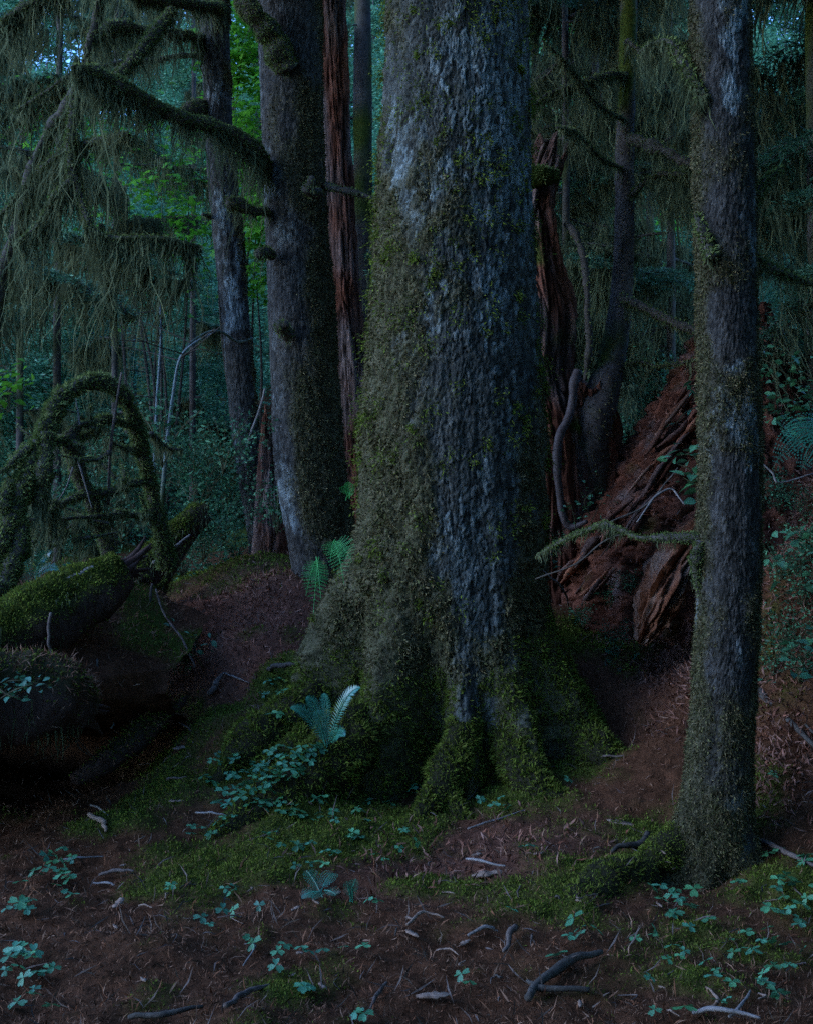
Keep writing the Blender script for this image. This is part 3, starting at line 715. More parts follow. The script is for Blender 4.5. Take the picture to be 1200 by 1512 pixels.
# --- red snags and stumps
def red_fn(seed, amp, fu, fz, grey=0.3, mossk=0.0, slope=0.0):
    def f(PH, Z, r):
        X, Y = np.sin(PH) * r, np.cos(PH) * r
        d = amp * fbm(X * fu, Y * fu, Z * fz, 4, seed) + amp * 1.2 * fbm(X * fu * .35, Y * fu * .35, Z * fz * .6, 3, seed + 4)
        u = PH * r.mean() * fu * 0.9 + 0.8 * fbm(X * 4, Y * 4, Z * 2, 2, seed + 7)
        f1, f2, cid, cv = worley(u, Z * fz * 0.8, seed)
        d = d + amp * 0.9 * sst(0, .08, f2 - f1) * cid + 0.5 * amp * vn(X * fu * 4, Y * fu * 4, Z * fz * 3, seed + 30) - amp * 1.3 * sst(0.12, 0.0, np.abs(fbm(X * fu * .8, Y * fu * .8, Z * fz * .5, 3, seed + 31)))
        g = sst(0.0, 0.5, fbm(X * 4, Y * 4, Z * 1.2, 3, seed + 8) + grey)
        m = sst(0.3, 0.7, fbm(X * 4, Y * 4, Z * 3, 3, seed + 18) + mossk)
        return d, {'grey': g, 'moss': m, 'rnd': cid * 0.137}
    return f
SN1 = thing('snag', 'tall reddish dead snag standing in the gap between two trunks', 'dead tree', P(515, 800, 11.5))
axis = ax_px([(462, 510, -300, 11.5), (466, 512, 0, 11.5), (474, 520, 200, 11.5), (482, 530, 400, 11.5), (488, 550, 550, 11.5), (490, 570, 750, 11.5), (490, 590, 900, 11.5)])
V, Q, A, _ = trunk_mesh(axis, 80, 300, 0.9, 9.0, red_fn(501, 0.018, 26, 2.6, 0.25, -0.05), kd=0.45)
part('trunk', V, Q, m_red, SN1, A, False)
SN2 = thing('snag', 'short splintered red stump at the foot of the leaning slim trunk', 'stump', P(400, 830, 11.3))
axis = ax_px([(392, 402, 560, 11.3), (385, 412, 650, 11.3), (378, 420, 740, 11.3), (374, 430, 830, 11.3), (374, 430, 900, 11.3)])
V, Q, A, _ = trunk_mesh(axis, 60, 140, 0.9, 2.75, red_fn(511, 0.03, 18, 1.6, 0.1, -0.1), topf=lambda p: 0.35 * fbm(p * 3, p * 0, p * 0, 2, 3) + 0.2 * vn(p * 11, p * 0, p * 0, 4), hollow=True)
part('trunk', V, Q, m_red, SN2, A, False)
SN3 = thing('snag', 'broken dark snag with a jagged leaning top behind the huge trunk', 'dead tree', P(800, 800, 9.8))
axis = ax_px([(800, 852, 185, 9.8), (785, 842, 215, 9.8), (745, 818, 300, 9.8), (742, 826, 380, 9.8), (740, 850, 470, 9.8), (738, 842, 560, 9.8), (738, 870, 640, 9.8), (735, 885, 800, 9.8), (735, 890, 900, 9.8)])
V, Q, A, _ = trunk_mesh(axis, 110, 260, 0.9, 5.25, red_fn(521, 0.04, 16, 1.5, 0.1, 0.05), topf=lambda p: 0.25 * fbm(p * 2.2, p * 0, p * 0, 2, 6) - 0.25 * np.abs(np.sin(p * 2.1)), hollow=True)
part('trunk', V, Q, m_red, SN3, A, False)
bvh(V, [Q])
moss_root(SN3, [(770, 268, 9.4), (795, 262, 9.35), (822, 262, 9.4)], [0.09, 0.09, 0.05], 'ledge', 1500, 0.1, 0.03, m_red, m_sleeve, 12, hitme=False)
limb(SN3, [(835, 330, 9.7), (850, 350, 9.6), (862, 385, 9.55), (866, 440, 9.5), (868, 500, 9.5), (862, 560, 9.5)], [0.035, 0.035, 0.032, 0.028, 0.026, 0.02], 31, 300, 20, (0.05, 0.2))

CT = thing('hemlock_tree', 'curved young hemlock rooted on the old stump beside the sloping red log', 'tree', P(890, 740, 10))
pts = crom([P(*c) for c in [(932, -320, 10.6), (930, -100, 10.5), (926, 60, 10.4), (922, 200, 10.3), (921, 330, 10.2), (916, 440, 10.1), (905, 520, 10), (888, 580, 9.8), (868, 640, 9.7), (866, 720, 9.75), (872, 790, 9.8)]], 160)
V, fs = tube(pts, [0.06, 0.07, 0.08, 0.085, 0.09, 0.1, 0.125, 0.15, 0.19, 0.21, 0.22], 22, 0.1, 6, 41)
part('trunk', V, fs, m_dark_bark, CT, {'moss': sst(-.1, .3, fbm(V[:, 0] * 3, V[:, 1] * 3, V[:, 2] * 2, 3, 6))})
pos, no = scatter(V, fs[0], None, 4000)
v, q, rn = blades(pos, nrm(pos - pts[np.argmin(((pos[:, None] - pts[None]) ** 2).sum(-1), 1)]), 0.03, 0.01, 0.6, 0.7)
part('trunk_moss', v, q, m_tmoss, CT, {'rnd': rn}, False, 'stuff')
V, fs = tube(crom([P(*c) for c in [(852, 548, 9.3), (846, 570, 9.25), (843, 600, 9.25), (836, 622, 9.2), (824, 648, 9.15), (822, 690, 9.15), (826, 735, 9.2), (830, 760, 9.2), (842, 778, 9.2), (866, 770, 9.1)]], 90), [0.04, 0.04, 0.038, 0.036, 0.036, 0.035, 0.034, 0.032, 0.03, 0.015], 12, 0.2, 8, 44)
part('root', V, fs, m_root, CT)
for k, (c, rd, hg) in enumerate([
    ([(925, 205, 10.2), (960, 215, 10), (1000, 235, 9.8), (1030, 245, 9.7)], [0.05, 0.06, 0.05, 0.03], 260),
    ([(915, 437, 10), (950, 455, 9.8), (990, 475, 9.6), (1040, 492, 9.4)], [0.04, 0.045, 0.04, 0.03], 200),
    ([(926, 110, 10.3), (905, 110, 10.2), (870, 120, 10), (820, 135, 9.8), (780, 160, 9.6)], [0.03, 0.03, 0.025, 0.02, 0.01], 500),
    ([(926, 60, 10.3), (960, 85, 10), (1000, 70, 9.6), (1030, 55, 9.4)], [0.03, 0.025, 0.02, 0.015], 400),
    ([(922, 300, 10.2), (960, 262, 10), (1000, 258, 9.8), (1030, 262, 9.7)], [0.025, 0.025, 0.02, 0.01], 260),
    ([(920, 250, 10.2), (885, 230, 9.9), (850, 195, 9.6), (820, 190, 9.4)], [0.02, 0.018, 0.015, 0.008], 300),
    ([(905, 545, 9.9), (940, 535, 9.8), (980, 540, 9.6), (1030, 530, 9.4)], [0.012, 0.012, 0.012, 0.008], 120),
    ([(922, 180, 10.2), (880, 150, 9.9), (840, 100, 9.7), (800, 60, 9.5)], [0.02, 0.018, 0.015, 0.008], 400)]):
    limb(CT, c, rd, 50 + k, 700, hg, (0.15, 0.75))
STP = thing('stump', 'dark rotting stump under the roots of the curved hemlock', 'stump', P(845, 800, 9.9))
axis = ax_px([(800, 890, 540, 9.95), (796, 905, 620, 9.95), (790, 915, 720, 9.95), (780, 930, 820, 9.95), (780, 940, 900, 9.95)])
V, Q, A, _ = trunk_mesh(axis, 90, 150, 0.9, 3.05, red_fn(531, 0.05, 12, 1.5, -0.1, 0.0), topf=lambda p: 0.22 * fbm(p * 2.5, p * 0, p * 0, 2, 9), hollow=True)
part('trunk', V, Q, m_red, STP, A, False)

# the big sloping rotten stump on the right
RS = thing('stump', 'huge crumbling red stump sloping up behind the slender right trunk', 'stump', P(1040, 930, 9.0))
axis = []
for y, xl in [(470, 1052), (515, 1028), (580, 990), (640, 955), (700, 915), (750, 880), (800, 835), (850, 822), (900, 815), (980, 800)]:
    d = 9.4
    c = P(1100, y, d); axis.append((c[0], c[1] + 0.35, c[2], (1100 - xl) * d / F * 0.97))
def slope_fn(PH, Z, r):
    X, Y = np.sin(PH) * r, np.cos(PH) * r
    s = PH * 1.0 * r
    d = 0.11 * fbm(X * 5, Y * 5, Z * 2.5, 4, 541) + 0.05 * fbm(PH * 14, Z * 2.2, Z * 0, 3, 545)
    f1, f2, cid, cv = worley(PH * 26 + 1.2 * fbm(X * 4, Y * 4, Z * 4, 2, 547), Z * 6, 548)
    d = d + 0.06 * sst(0, .1, f2 - f1) * cid + 0.05 * fbm(X * 22, Y * 22, Z * 12, 3, 561) - 0.07 * sst(0.14, 0, np.abs(fbm(X * 7, Y * 7, Z * 3, 3, 562)))
    h1, h2, cb, _ = worley(PH * 7 + 0.8 * fbm(X * 3, Y * 3, Z * 3, 2, 571), Z * 3.2 + 2 * PH, 572)
    d = d + 0.07 * (cb - .5) * sst(0, .12, h2 - h1)
    d = d - 0.03 * np.exp(-((PH + 0.65) / 0.25) ** 2) * (1 - sst(1.2, 1.8, Z)) - 0.12 * np.exp(-((PH + 0.2) / 0.15) ** 2)
    g = sst(0.1, 0.6, fbm(X * 4, Y * 4, Z * 3, 3, 549) + 0.05)
    m = sst(0.25, 0.7, fbm(X * 3, Y * 3, Z * 3, 3, 559) + 0.1)
    return d, {'grey': g, 'moss': m * 0.8, 'rnd': cid * 0.137}
V, Q, A, _ = trunk_mesh(axis, 200, 230, 0.45, 3.6, slope_fn, kd=0.35, topf=lambda p: 0.25 * fbm(p * 3, p * 0, p * 0, 2, 10), hollow=True)
part('trunk', V, Q, m_red, RS, A, False)
bvh(V, [Q])
pos, no = scatter(V, Q, None, 16000)
v, q, rn = blades(pos, no * .5, 0.075, 0.011, 0.6, 0.7)
part('rotten_fibres', v, q, m_redlit, RS, {'rnd': rn}, False, 'stuff')

for k in range(34):
    tt = rng.random(); off = rng.uniform(8, 120) * (0.35 + 0.65 * (1 - tt))
    bx_, by_ = 800 + 230 * tt + off * .75, 835 - 315 * tt + off * .65
    ll = rng.uniform(22, 70); sl = rng.uniform(.9, 1.5)
    e0, e1 = hit(bx_ - ll * .5, by_ + ll * .5 * sl, 7.8)[0], hit(bx_ + ll * .5, by_ - ll * .5 * sl, 7.8)[0]
    if abs(e0[1] - e1[1]) > 1.2 or min(e0[1], e1[1]) < 7.9: continue
    lift = np.array([-.01, -.035, .02])
    pts = crom([e0 + lift, (e0 + e1) / 2 + lift * 1.6 + rng.normal(size=3) * .02, e1 + lift], 14)
    w = rng.uniform(.02, .055)
    sV, sF = tube(pts, [w * .4, w, w * .9, w * .2], 9, 0.45, 18, 800 + k, oval=.45)
    part('slab', sV, sF, m_red if rng.random() < .65 else m_orange, RS, {'grey': np.full(len(sV), rng.random() * .8), 'moss': np.zeros(len(sV)), 'rnd': np.full(len(sV), rng.random() * .13)}, False)
def splinter_slab(name, label, cat, ctrl, radii, seed, oval=0.45, mat=None):
    pts = crom([P(*c) for c in ctrl], 60)
    V, fs = tube(pts, radii, 90, 0.0, 3, seed, oval=oval)
    n = len(V) - 2
    a = np.tile(np.arange(90), 60)[:n] * .6; t = np.repeat(np.arange(60), 90)[:n]
    d = 0.2 * fbm(a * 0.4, t * 0.03, a * 0, 3, seed) + 0.22 * vn(a * 1.3, t * 0.12, a * 0, seed + 3) + 0.16 * vn(a * 2.1, t * .35, a * 0, seed + 4)
    V[:n] = pts[t] + (V[:n] - pts[t]) * (1 + d[:, None] * 1.6)
    g = np.clip(np.concatenate([sst(0, .5, fbm(a * .4, t * .06, a * 0, 2, seed + 5) + 0.1), [0, 0]]), 0, 1)
    return solo(name, V, fs, mat or m_red, label, cat, P(*ctrl[0]), None, {'grey': g, 'moss': g * 0, 'rnd': g * 0.1}, False)
splinter_slab('rotten_log', 'splintered orange-red slab of rotten wood leaning below the huge red stump', 'log', [(945, 945, 7.7), (968, 890, 7.65), (1005, 825, 7.7), (1060, 765, 7.8)], [0.10, 0.26, 0.30, 0.2], 571, mat=m_orange)

# ------------------------------------------------------------------ left side: nurse logs, hollow, tangle of mossy limbs
def mossy_log(name, label, ctrl, radii, n, seed, mat=None, rough=0.25, mossk=1.0, blade=0.03, fringe=0, fl=(0.05, 0.25), nseg=28, litter=0):
    pts = crom([P(*c) for c in ctrl], 14 * len(ctrl))
    t = thing(name, label, 'log', pts[0])
    V, fs = tube(pts, radii, nseg, rough, 3.2, seed)
    V = V + 0.05 * (np.max(radii) > .2) * np.stack([fbm(V[:, 0] * 5, V[:, 1] * 5, V[:, 2] * 5, 3, seed + 20 + k) for k in (1, 2, 3)], 1) + 0.025 * np.stack([fbm(V[:, 0] * 12, V[:, 1] * 12, V[:, 2] * 12, 2, seed + k) for k in (1, 2, 3)], 1)
    ctrz = np.interp(np.arange(len(V)) // nseg, np.arange(len(pts)), pts[:, 2])
    top = sst(-0.02, 0.12, V[:, 2] - ctrz + 0.1 * fbm(V[:, 0] * 4, V[:, 1] * 4, V[:, 2] * 4, 2, seed)) * mossk
    part('wood', V, fs, mat or m_red, t, {'moss': top, 'grey': np.full(len(V), 0.7), 'rnd': np.zeros(len(V)), 'lichen': np.zeros(len(V))})
    if n:
        pos, no = scatter(V, fs[0], top + 0.02, n)
        ctr = pts[np.argmin(((pos[:, None] - pts[None]) ** 2).sum(-1), 1)]
        v, q, rn = blades(pos, nrm(pos - ctr), blade, blade * 0.3, 0.7, 0.25)
        part('moss', v, q, m_moss, t, {'rnd': rn}, False, 'stuff')
    if litter:
        pos, no = scatter(V, fs[0], top + 0.02, litter)
        ctr = pts[np.argmin(((pos[:, None] - pts[None]) ** 2).sum(-1), 1)]
        v, q, rn = blades(pos, nrm(pos - ctr) * .3, 0.06, 0.006, 0.9, 0.2)
        part('litter', v, q, m_litter, t, {'rnd': rn}, False, 'stuff')
    if fringe:
        k = rng.integers(0, len(pts), fringe)
        r_ = np.interp(np.linspace(0, 1, len(pts)), np.linspace(0, 1, len(radii)), radii)[k]
        a = rng.uniform(-0.6, 0.6, fringe)
        st = pts[k] + np.stack([rng.normal(size=fringe) * 0.04, -r_ * np.cos(a), r_ * np.sin(a)], 1)
        v, q, rn = strands(st, rng.uniform(fl[0], fl[1], fringe) * rng.random(fringe), 0.01, 0.2, 3)
        part('hanging_moss', v, q, m_hang, t, {'rnd': rn}, False, 'stuff')
    bvh(V, fs)
    dirn = nrm(pts[-1] - pts[-3]); re = radii[-1]
    for k in range(9 if re > .09 else 0):        # torn end
        a = 2 * np.pi * k / 9; off = np.array([0.3 * math.cos(a), -math.cos(a), math.sin(a)]) * re * rng.uniform(.3, .9)
        L_ = rng.uniform(.08, .3)
        sV, sF = tube(crom([pts[-1] + off - dirn * .12, pts[-1] + off * .95 + dirn * L_ * .4, pts[-1] + off * 1.05 + dirn * L_ + rng.normal(size=3) * .03], 8), [re * .3, re * .2, 0.006], 7, .4, 14, k)
        part('splinter', sV, sF, m_red, t, {'moss': np.zeros(len(sV)), 'grey': np.full(len(sV), .6), 'rnd': np.zeros(len(sV))}, False)
    return t
mossy_log('nurse_log', 'thick moss-topped nurse log with a torn end over the dark hollow', [(-260, 1090, 6.6), (-90, 1005, 6.95), (0, 955, 7.15), (80, 912, 7.35), (140, 872, 7.55), (178, 848, 7.7)], [0.34, 0.31, 0.28, 0.25, 0.21, 0.13], 13000, 601, fringe=500)
mossy_log('nurse_log', 'low litter-covered log jutting from the left bank above black shade', [(-260, 1060, 6.1), (-100, 1040, 6.2), (0, 1025, 6.35), (70, 1030, 6.5), (120, 1050, 6.75)], [0.36, 0.32, 0.26, 0.22, 0.12], 2500, 607, mossk=0.6, fringe=900, fl=(0.05, 0.3), litter=5000)
mossy_log('rotten_log', 'narrow decayed log lying along the edge of the dark pit', [(110, 1152, 7.25), (160, 1120, 7.4), (210, 1082, 7.65), (250, 1052, 7.9), (278, 1030, 8.1)], [0.07, 0.085, 0.08, 0.06, 0.02], 1200, 611, mossk=0.5, nseg=14, litter=500)
mossy_log('broken_log', 'mossy broken log with a pale torn end jutting up at a slant', [(205, 850, 9.4), (235, 820, 9.5), (262, 790, 9.6), (288, 760, 9.7), (306, 748, 9.75)], [0.15, 0.14, 0.12, 0.10, 0.04], 3500, 613, mossk=0.8, nseg=18, fringe=250, rough=0.35)
mossy_log('mossy_log', 'thin fallen log sloping down behind the arched mossy limbs', [(300, 760, 10.6), (260, 812, 10.4), (225, 880, 10.0), (195, 935, 9.5)], [0.10, 0.11, 0.11, 0.10], 2500, 617, mossk=0.9, nseg=14, fringe=400, fl=(0.1, 0.35))
mossy_log('mossy_log', 'mossy log crossing the back of the dark pit', [(120, 925, 9.0), (180, 935, 8.9), (225, 962, 8.8), (280, 968, 8.9)], [0.10, 0.10, 0.08, 0.05], 2200, 619, mossk=0.9, nseg=14, fringe=260, fl=(0.1, 0.3))
# earth bank behind the hollow
e = thing('earth_bank', 'steep dark bank of bare earth and roots under the nurse logs', 'bank', P(20, 1200, 7.4))
u, w_ = np.meshgrid(np.linspace(0, 1, 110), np.linspace(0, 1, 110))
ex = -6.5 + u * 4.85
lip = 0.95 * sst(.82, 1, u)
wk = [0, .3, .42, .5, .6, .8, 1]
ed = np.interp(w_, wk, [9.4, 7.4, 6.45, 6.42, 6.9, 8.2, 8.6]) + lip * np.interp(w_, wk, [0, .5, 1.3, 1.3, 1.0, .2, 0])
ez = np.interp(w_, wk, [1.45, 1.15, .80, .66, .55, .25, -.6]) - lip * np.interp(w_, wk, [.5, .35, .0, .0, 0, 0, 0])
nb_ = fbm(ex * 2.2, w_ * 5, 0, 4, 621)
ed = ed + 0.16 * nb_; ez = ez + 0.10 * fbm(ex * 3, w_ * 7, 2, 4, 622); ex = ex + 0.08 * fbm(ex * 4, w_ * 8, 4, 3, 623)
V = np.stack([ex, ed, ez], -1).reshape(-1, 3)
BQ = grid_quads(110, 110, False)[:, ::-1]
btop = (1 - sst(.40, .5, w_)).ravel()
part('soil', V, BQ, m_ground, e, {'moss': btop * sst(0, .3, nb_).ravel(), 'red': np.full(len(V), .15)})
pos, no = scatter(V, BQ, btop + 0.05, 14000)
v, q, rn = blades(pos, no * .4, 0.06, 0.007, 0.9, 0.2)
part('litter', v, q, m_litter, e, {'rnd': rn}, False, 'stuff')
pos, no = scatter(V, BQ, btop * sst(0, .3, nb_).ravel(), 6000)
v, q, rn = blades(pos, no, 0.032, 0.009, 0.7, 0.1)
part('moss', v, q, m_moss, e, {'rnd': rn}, False, 'stuff')
for k in range(6):
    x0 = rng.uniform(20, 150); y0 = rng.uniform(980, 1060)
    c = [(x0, y0 - 60, 7.3), (x0 + rng.normal() * 8, y0, 7.2), (x0 + rng.normal() * 18, y0 + 60, 7.25), (x0 + rng.normal() * 25, y0 + rng.uniform(80, 130), 7.3)]
    V, fs = tube(crom([P(*q_) for q_ in c], 18), [0.007, 0.006, 0.005, 0.002], 6, 0.2, 9, k)
    part('root', V, fs, m_limb, e)

AB = thing('fallen_tree', 'arched moss-draped limbs of a fallen tree above the nurse log', 'fallen tree', P(200, 860, 8.8))
limb(AB, [(246, 840, 9.2), (236, 780, 9.1), (220, 715, 9.0), (208, 655, 8.9), (193, 605, 8.75), (166, 574, 8.6), (130, 566, 8.5), (98, 580, 8.35), (74, 618, 8.2), (58, 660, 8.1), (34, 720, 7.95), (10, 790, 7.8), (-25, 850, 7.7)],
     [0.06, 0.05, 0.045, 0.045, 0.045, 0.05, 0.055, 0.055, 0.055, 0.06, 0.06, 0.07, 0.08], 71, 12000, 700, (0.06, 0.28), nseg=14, hw=0.010, blade=0.04)
limb(AB, [(70, 640, 8.1), (66, 690, 8.0), (60, 740, 7.95)], [0.05, 0.06, 0.03], 72, 1800, 900, (0.2, 0.6), hw=0.010)
limb(AB, [(165, 870, 8.8), (160, 810, 8.75), (140, 750, 8.6), (122, 712, 8.5), (112, 680, 8.4), (108, 648, 8.35), (118, 625, 8.35)], [0.08, 0.06, 0.055, 0.05, 0.06, 0.075, 0.02], 73, 4500, 120, (0.06, 0.25), nseg=10, blade=0.025)
limb(AB, [(205, 632, 8.9), (175, 622, 8.7), (152, 620, 8.6), (135, 640, 8.5), (110, 648, 8.4), (80, 655, 8.2)], [0.025, 0.03, 0.045, 0.03, 0.03, 0.025], 74, 2500, 160, (0.06, 0.3))
limb(AB, [(222, 710, 9.0), (190, 715, 8.8), (160, 728, 8.6), (110, 735, 8.4), (60, 765, 8.2)], [0.03, 0.03, 0.03, 0.03, 0.02], 75, 1800, 220, (0.08, 0.35))
limb(AB, [(60, 655, 8.1), (35, 668, 8.0), (10, 690, 7.9), (-20, 704, 7.8)], [0.045, 0.03, 0.015, 0.008], 76, 900, 60, (0.05, 0.2))
limb(AB, [(45, 700, 8.0), (15, 720, 7.9), (6, 745, 7.8), (8, 760, 7.8)], [0.05, 0.045, 0.045, 0.03], 77, 1500, 200, (0.1, 0.3))
limb(AB, [(20, 755, 7.9), (30, 800, 7.8), (12, 850, 7.7), (-15, 880, 7.6)], [0.06, 0.07, 0.07, 0.07], 78, 3500, 900, (0.1, 0.4), nseg=12)
limb(AB, [(-10, 758, 8.2), (60, 766, 8.3), (140, 763, 8.5), (180, 758, 8.6)], [0.015, 0.015, 0.013, 0.01], 79, 300, 250, (0.1, 0.5))
limb(AB, [(85, 750, 8.1), (78, 758, 8.1), (76, 770, 8.1)], [0.02, 0.028, 0.02], 80, 300, 260, (0.35, 0.6), hw=0.012)
limb(AB, [(222, 640, 8.95), (245, 660, 9.2), (270, 665, 9.4)], [0.02, 0.018, 0.008], 81, 200, 120, (0.1, 0.4))
limb(AB, [(236, 750, 9.1), (200, 760, 8.9), (170, 755, 8.8)], [0.02, 0.022, 0.012], 82, 600, 200, (0.1, 0.4))
limb(AB, [(200, 662, 8.9), (180, 660, 8.8), (160, 650, 8.7)], [0.014, 0.012, 0.008], 83, 300, 120, (0.1, 0.3))
for k in range(26):
    x0 = rng.uniform(20, 235); y0 = rng.uniform(610, 800); dd = rng.uniform(8.0, 9.2); a = rng.uniform(0, 6.28); l_ = rng.uniform(25, 75)
    x1, y1 = x0 + l_ * math.cos(a), y0 + .7 * l_ * math.sin(a)
    limb(AB, [(x0, y0, dd), ((x0 + x1) / 2 + rng.normal() * 8, (y0 + y1) / 2 + rng.normal() * 8, dd), (x1, y1, dd + rng.normal() * .2)], [0.018, 0.012, 0.005], 120 + k, 300, rng.integers(20, 70), (0.05, 0.25), nseg=6, nm='twig', blade=0.024)
def bare(parent, ctrl, radii, mat=None, nm='twig', nseg=6, seed=0):
    V, fs = tube(crom([P(*c) for c in ctrl], 7 * len(ctrl)), radii, nseg, 0.15, 12, seed)
    return part(nm, V, fs, mat or m_stick, parent, {'moss': np.zeros(len(V))})
bare(AB, [(115, 678, 8.3), (126, 715, 8.25), (136, 750, 8.2)], [0.008, 0.006, 0.003], m_pale)
bare(AB, [(108, 690, 8.3), (98, 720, 8.25), (78, 752, 8.2)], [0.006, 0.005, 0.003], m_pale)
bare(AB, [(118, 628, 8.3), (116, 610, 8.3), (112, 590, 8.3)], [0.008, 0.006, 0.003], m_pale)
bare(AB, [(180, 550, 8.5), (172, 600, 8.5), (164, 660, 8.55), (160, 745, 8.6)], [0.008, 0.01, 0.012, 0.014], m_stick)
# left bank twigs hanging over the hollow
def stick(ctrl, radii, label, mat=None, name='fallen_stick', cat='stick', group=None, seed=0, nseg=7):
    pts = crom(np.array(ctrl), 7 * len(ctrl))
    pts = pts + 0.35 * np.max(radii) * np.stack([vn(np.arange(len(pts)) * .35, k, 0, seed) for k in (1, 2, 3)], 1)
    V, fs = tube(pts, np.asarray(radii) * 0.7, nseg, 0.15, 25, seed)
    return solo(name, V, fs, mat or m_stick, label, cat, pts[0], group, {'moss': np.zeros(len(V))})
stick([P(*c) for c in [(75, 905, 7.0), (72, 940, 6.95), (80, 975, 6.95), (88, 1000, 7.0)]], [0.016, 0.015, 0.013, 0.008], 'crooked grey root hanging down from the moss-topped nurse log', name='hanging_root', cat='root', seed=1)
stick([P(*c) for c in [(218, 985, 8.3), (195, 1010, 8.0), (175, 1040, 7.8), (165, 1075, 7.6)]], [0.02, 0.018, 0.015, 0.01], 'curved lichen-covered branch dangling into the dark pit', m_sap, 'dead_branch', 'branch', seed=2)
stick([P(*c) for c in [(230, 870, 9.0), (245, 910, 8.7), (270, 945, 8.5), (288, 985, 8.3)]], [0.010, 0.011, 0.013, 0.012], 'thin leaning branch with small leaves at the back of the pit', name='dead_branch', cat='branch', seed=3)
stick([P(*c) for c in [(225, 862, 9.1), (222, 890, 9.0), (218, 930, 8.9)]], [0.018, 0.016, 0.012], 'mossy upright root below the broken log', m_limb, 'hanging_root', 'root', seed=4)
stick([P(*c) for c in [(280, 790, 9.3), (250, 812, 9.25), (228, 832, 9.2)]], [0.012, 0.018, 0.02], 'pale splintered branch lying against the broken log', m_pale, 'dead_branch', 'branch', seed=5)
stick([P(*c) for c in [(298, 915, 9.4), (292, 940, 9.3), (288, 965, 9.2), (296, 985, 9.1)]], [0.02, 0.022, 0.02, 0.016], 'short mossy stub standing at the foot of the brown slope', m_limb, 'dead_branch', 'branch', seed=6)
stick([P(*c) for c in [(222, 1000, 8.2), (240, 1022, 8.1), (255, 1045, 8.0)]], [0.006, 0.006, 0.004], 'straight tan twig poking up from the pit edge', m_chip, seed=7)
stick([P(*c) for c in [(138, 838, 7.45), (120, 848, 7.4), (98, 856, 7.35)]], [0.025, 0.025, 0.02], 'smooth blue-grey branch resting on top of the nurse log', m_pale, 'dead_branch', 'branch', seed=8)
stick([P(*c) for c in [(365, 660, 11.2), (378, 620, 11.1), (392, 575, 11.0)]], [0.02, 0.018, 0.014], 'pale snapped branch leaning on the slim leaning trunk', m_pale, 'dead_branch', 'branch', seed=9)

# slim saplings
for k, (c, lab) in enumerate([([(238, 760, 11.2), (243, 700, 11.1), (250, 630, 11.0), (258, 570, 10.9), (266, 530, 10.8), (285, 508, 10.8), (318, 490, 10.9)], 'slim blue-grey sapling bending right towards the leaning trunk'),
                              ([(226, 780, 11.8), (228, 700, 11.8), (232, 600, 11.9), (238, 500, 12.0), (236, 420, 12.1)], 'thin straight sapling rising behind the arched limbs'),
                              ([(188, 640, 13), (186, 560, 13), (180, 470, 13), (176, 380, 13)], 'dark thin dead sapling left of the slim grey saplings')]):
    t = thing('sapling', lab, 'sapling', P(*c[0]))
    pts = crom([P(*q_) for q_ in c], 50)
    V, fs = tube(pts, [0.026, 0.02, 0.014, 0.008], 8, 0.2, 6, k)
    part('trunk', V, fs, m_sap if k < 2 else m_limb, t, {'moss': sst(0.3, 0, np.array(np.repeat(np.linspace(0, 1, 50), 8).tolist() + [0, 1]))})
    for j in range(6):
        a = pts[rng.integers(18, 48)]
        b = a + np.array([rng.normal() * 0.5, rng.normal() * 0.3, rng.uniform(0.0, 0.35)])
        V, fs = tube(crom([a, (a + b) / 2 + rng.normal(size=3) * 0.05, b], 12), [0.008, 0.003], 5)
        part('twig', V, fs, m_limb, t)

# ------------------------------------------------------------------ ferns
def frond_mesh(base, tip, arch, width, n, facing, sub=0, taper=1.0):
    """rachis from base to tip bowed by arch; leaflets in the plane that faces 'facing'"""
    base, tip, arch = (np.asarray(a, float) for a in (base, tip, arch))
    t = np.linspace(0, 1, n + 4)
    pts = base + (tip - base) * t[:, None] + arch * (4 * t * (1 - t))[:, None]
    V, fs = tube(pts[::2] if len(pts) > 12 else pts, [0.004, 0.0012], 4, cap=False)
    out = [(V, fs)]
    T = nrm(np.gradient(pts, axis=0))
    L = np.linalg.norm(tip - base)
    for sgn in (-1, 1):
        for i in range(3, n + 3):
            s = (i - 3) / (n - 1)
            ln = width * (np.sin(np.pi * (0.12 + 0.88 * s) ** taper) ** 0.8 * 0.95 + 0.05)
            side = nrm(np.cross(T[i], facing)) * sgn
            d = nrm(side + T[i] * (0.35 + 0.25 * s) + rng.normal(size=3) * 0.05)
            up = nrm(np.cross(T[i], side) * sgn)
            if not sub:
                w = L / n * 0.40
                a = pts[i]
                m = a + d * ln * 0.3
                e1 = a + d * ln - up * ln * 0.12
                out.append((np.array([a - T[i] * w * .6, m - T[i] * w, e1, m + T[i] * w, ]), [np.array([[0, 1, 2, 3]])]))
            else:
                for j in range(sub):
                    q = (j + 0.5) / sub
                    a = pts[i] + d * ln * q - up * ln * 0.2 * q * q
                    l2 = min(ln / sub * 0.9, L / n * 0.62) * (1 - 0.55 * q)
                    for s2 in (-1, 1):
                        dd = nrm(T[i] * s2 + d * 0.7)
                        pp = np.cross(dd, up)
                        w = ln / sub * 0.27
                        out.append((np.array([a, a + dd * l2 * .5 + pp * w, a + dd * l2, a + dd * l2 * .5 - pp * w]), [np.array([[0, 1, 2, 3]])]))
    return join(out)
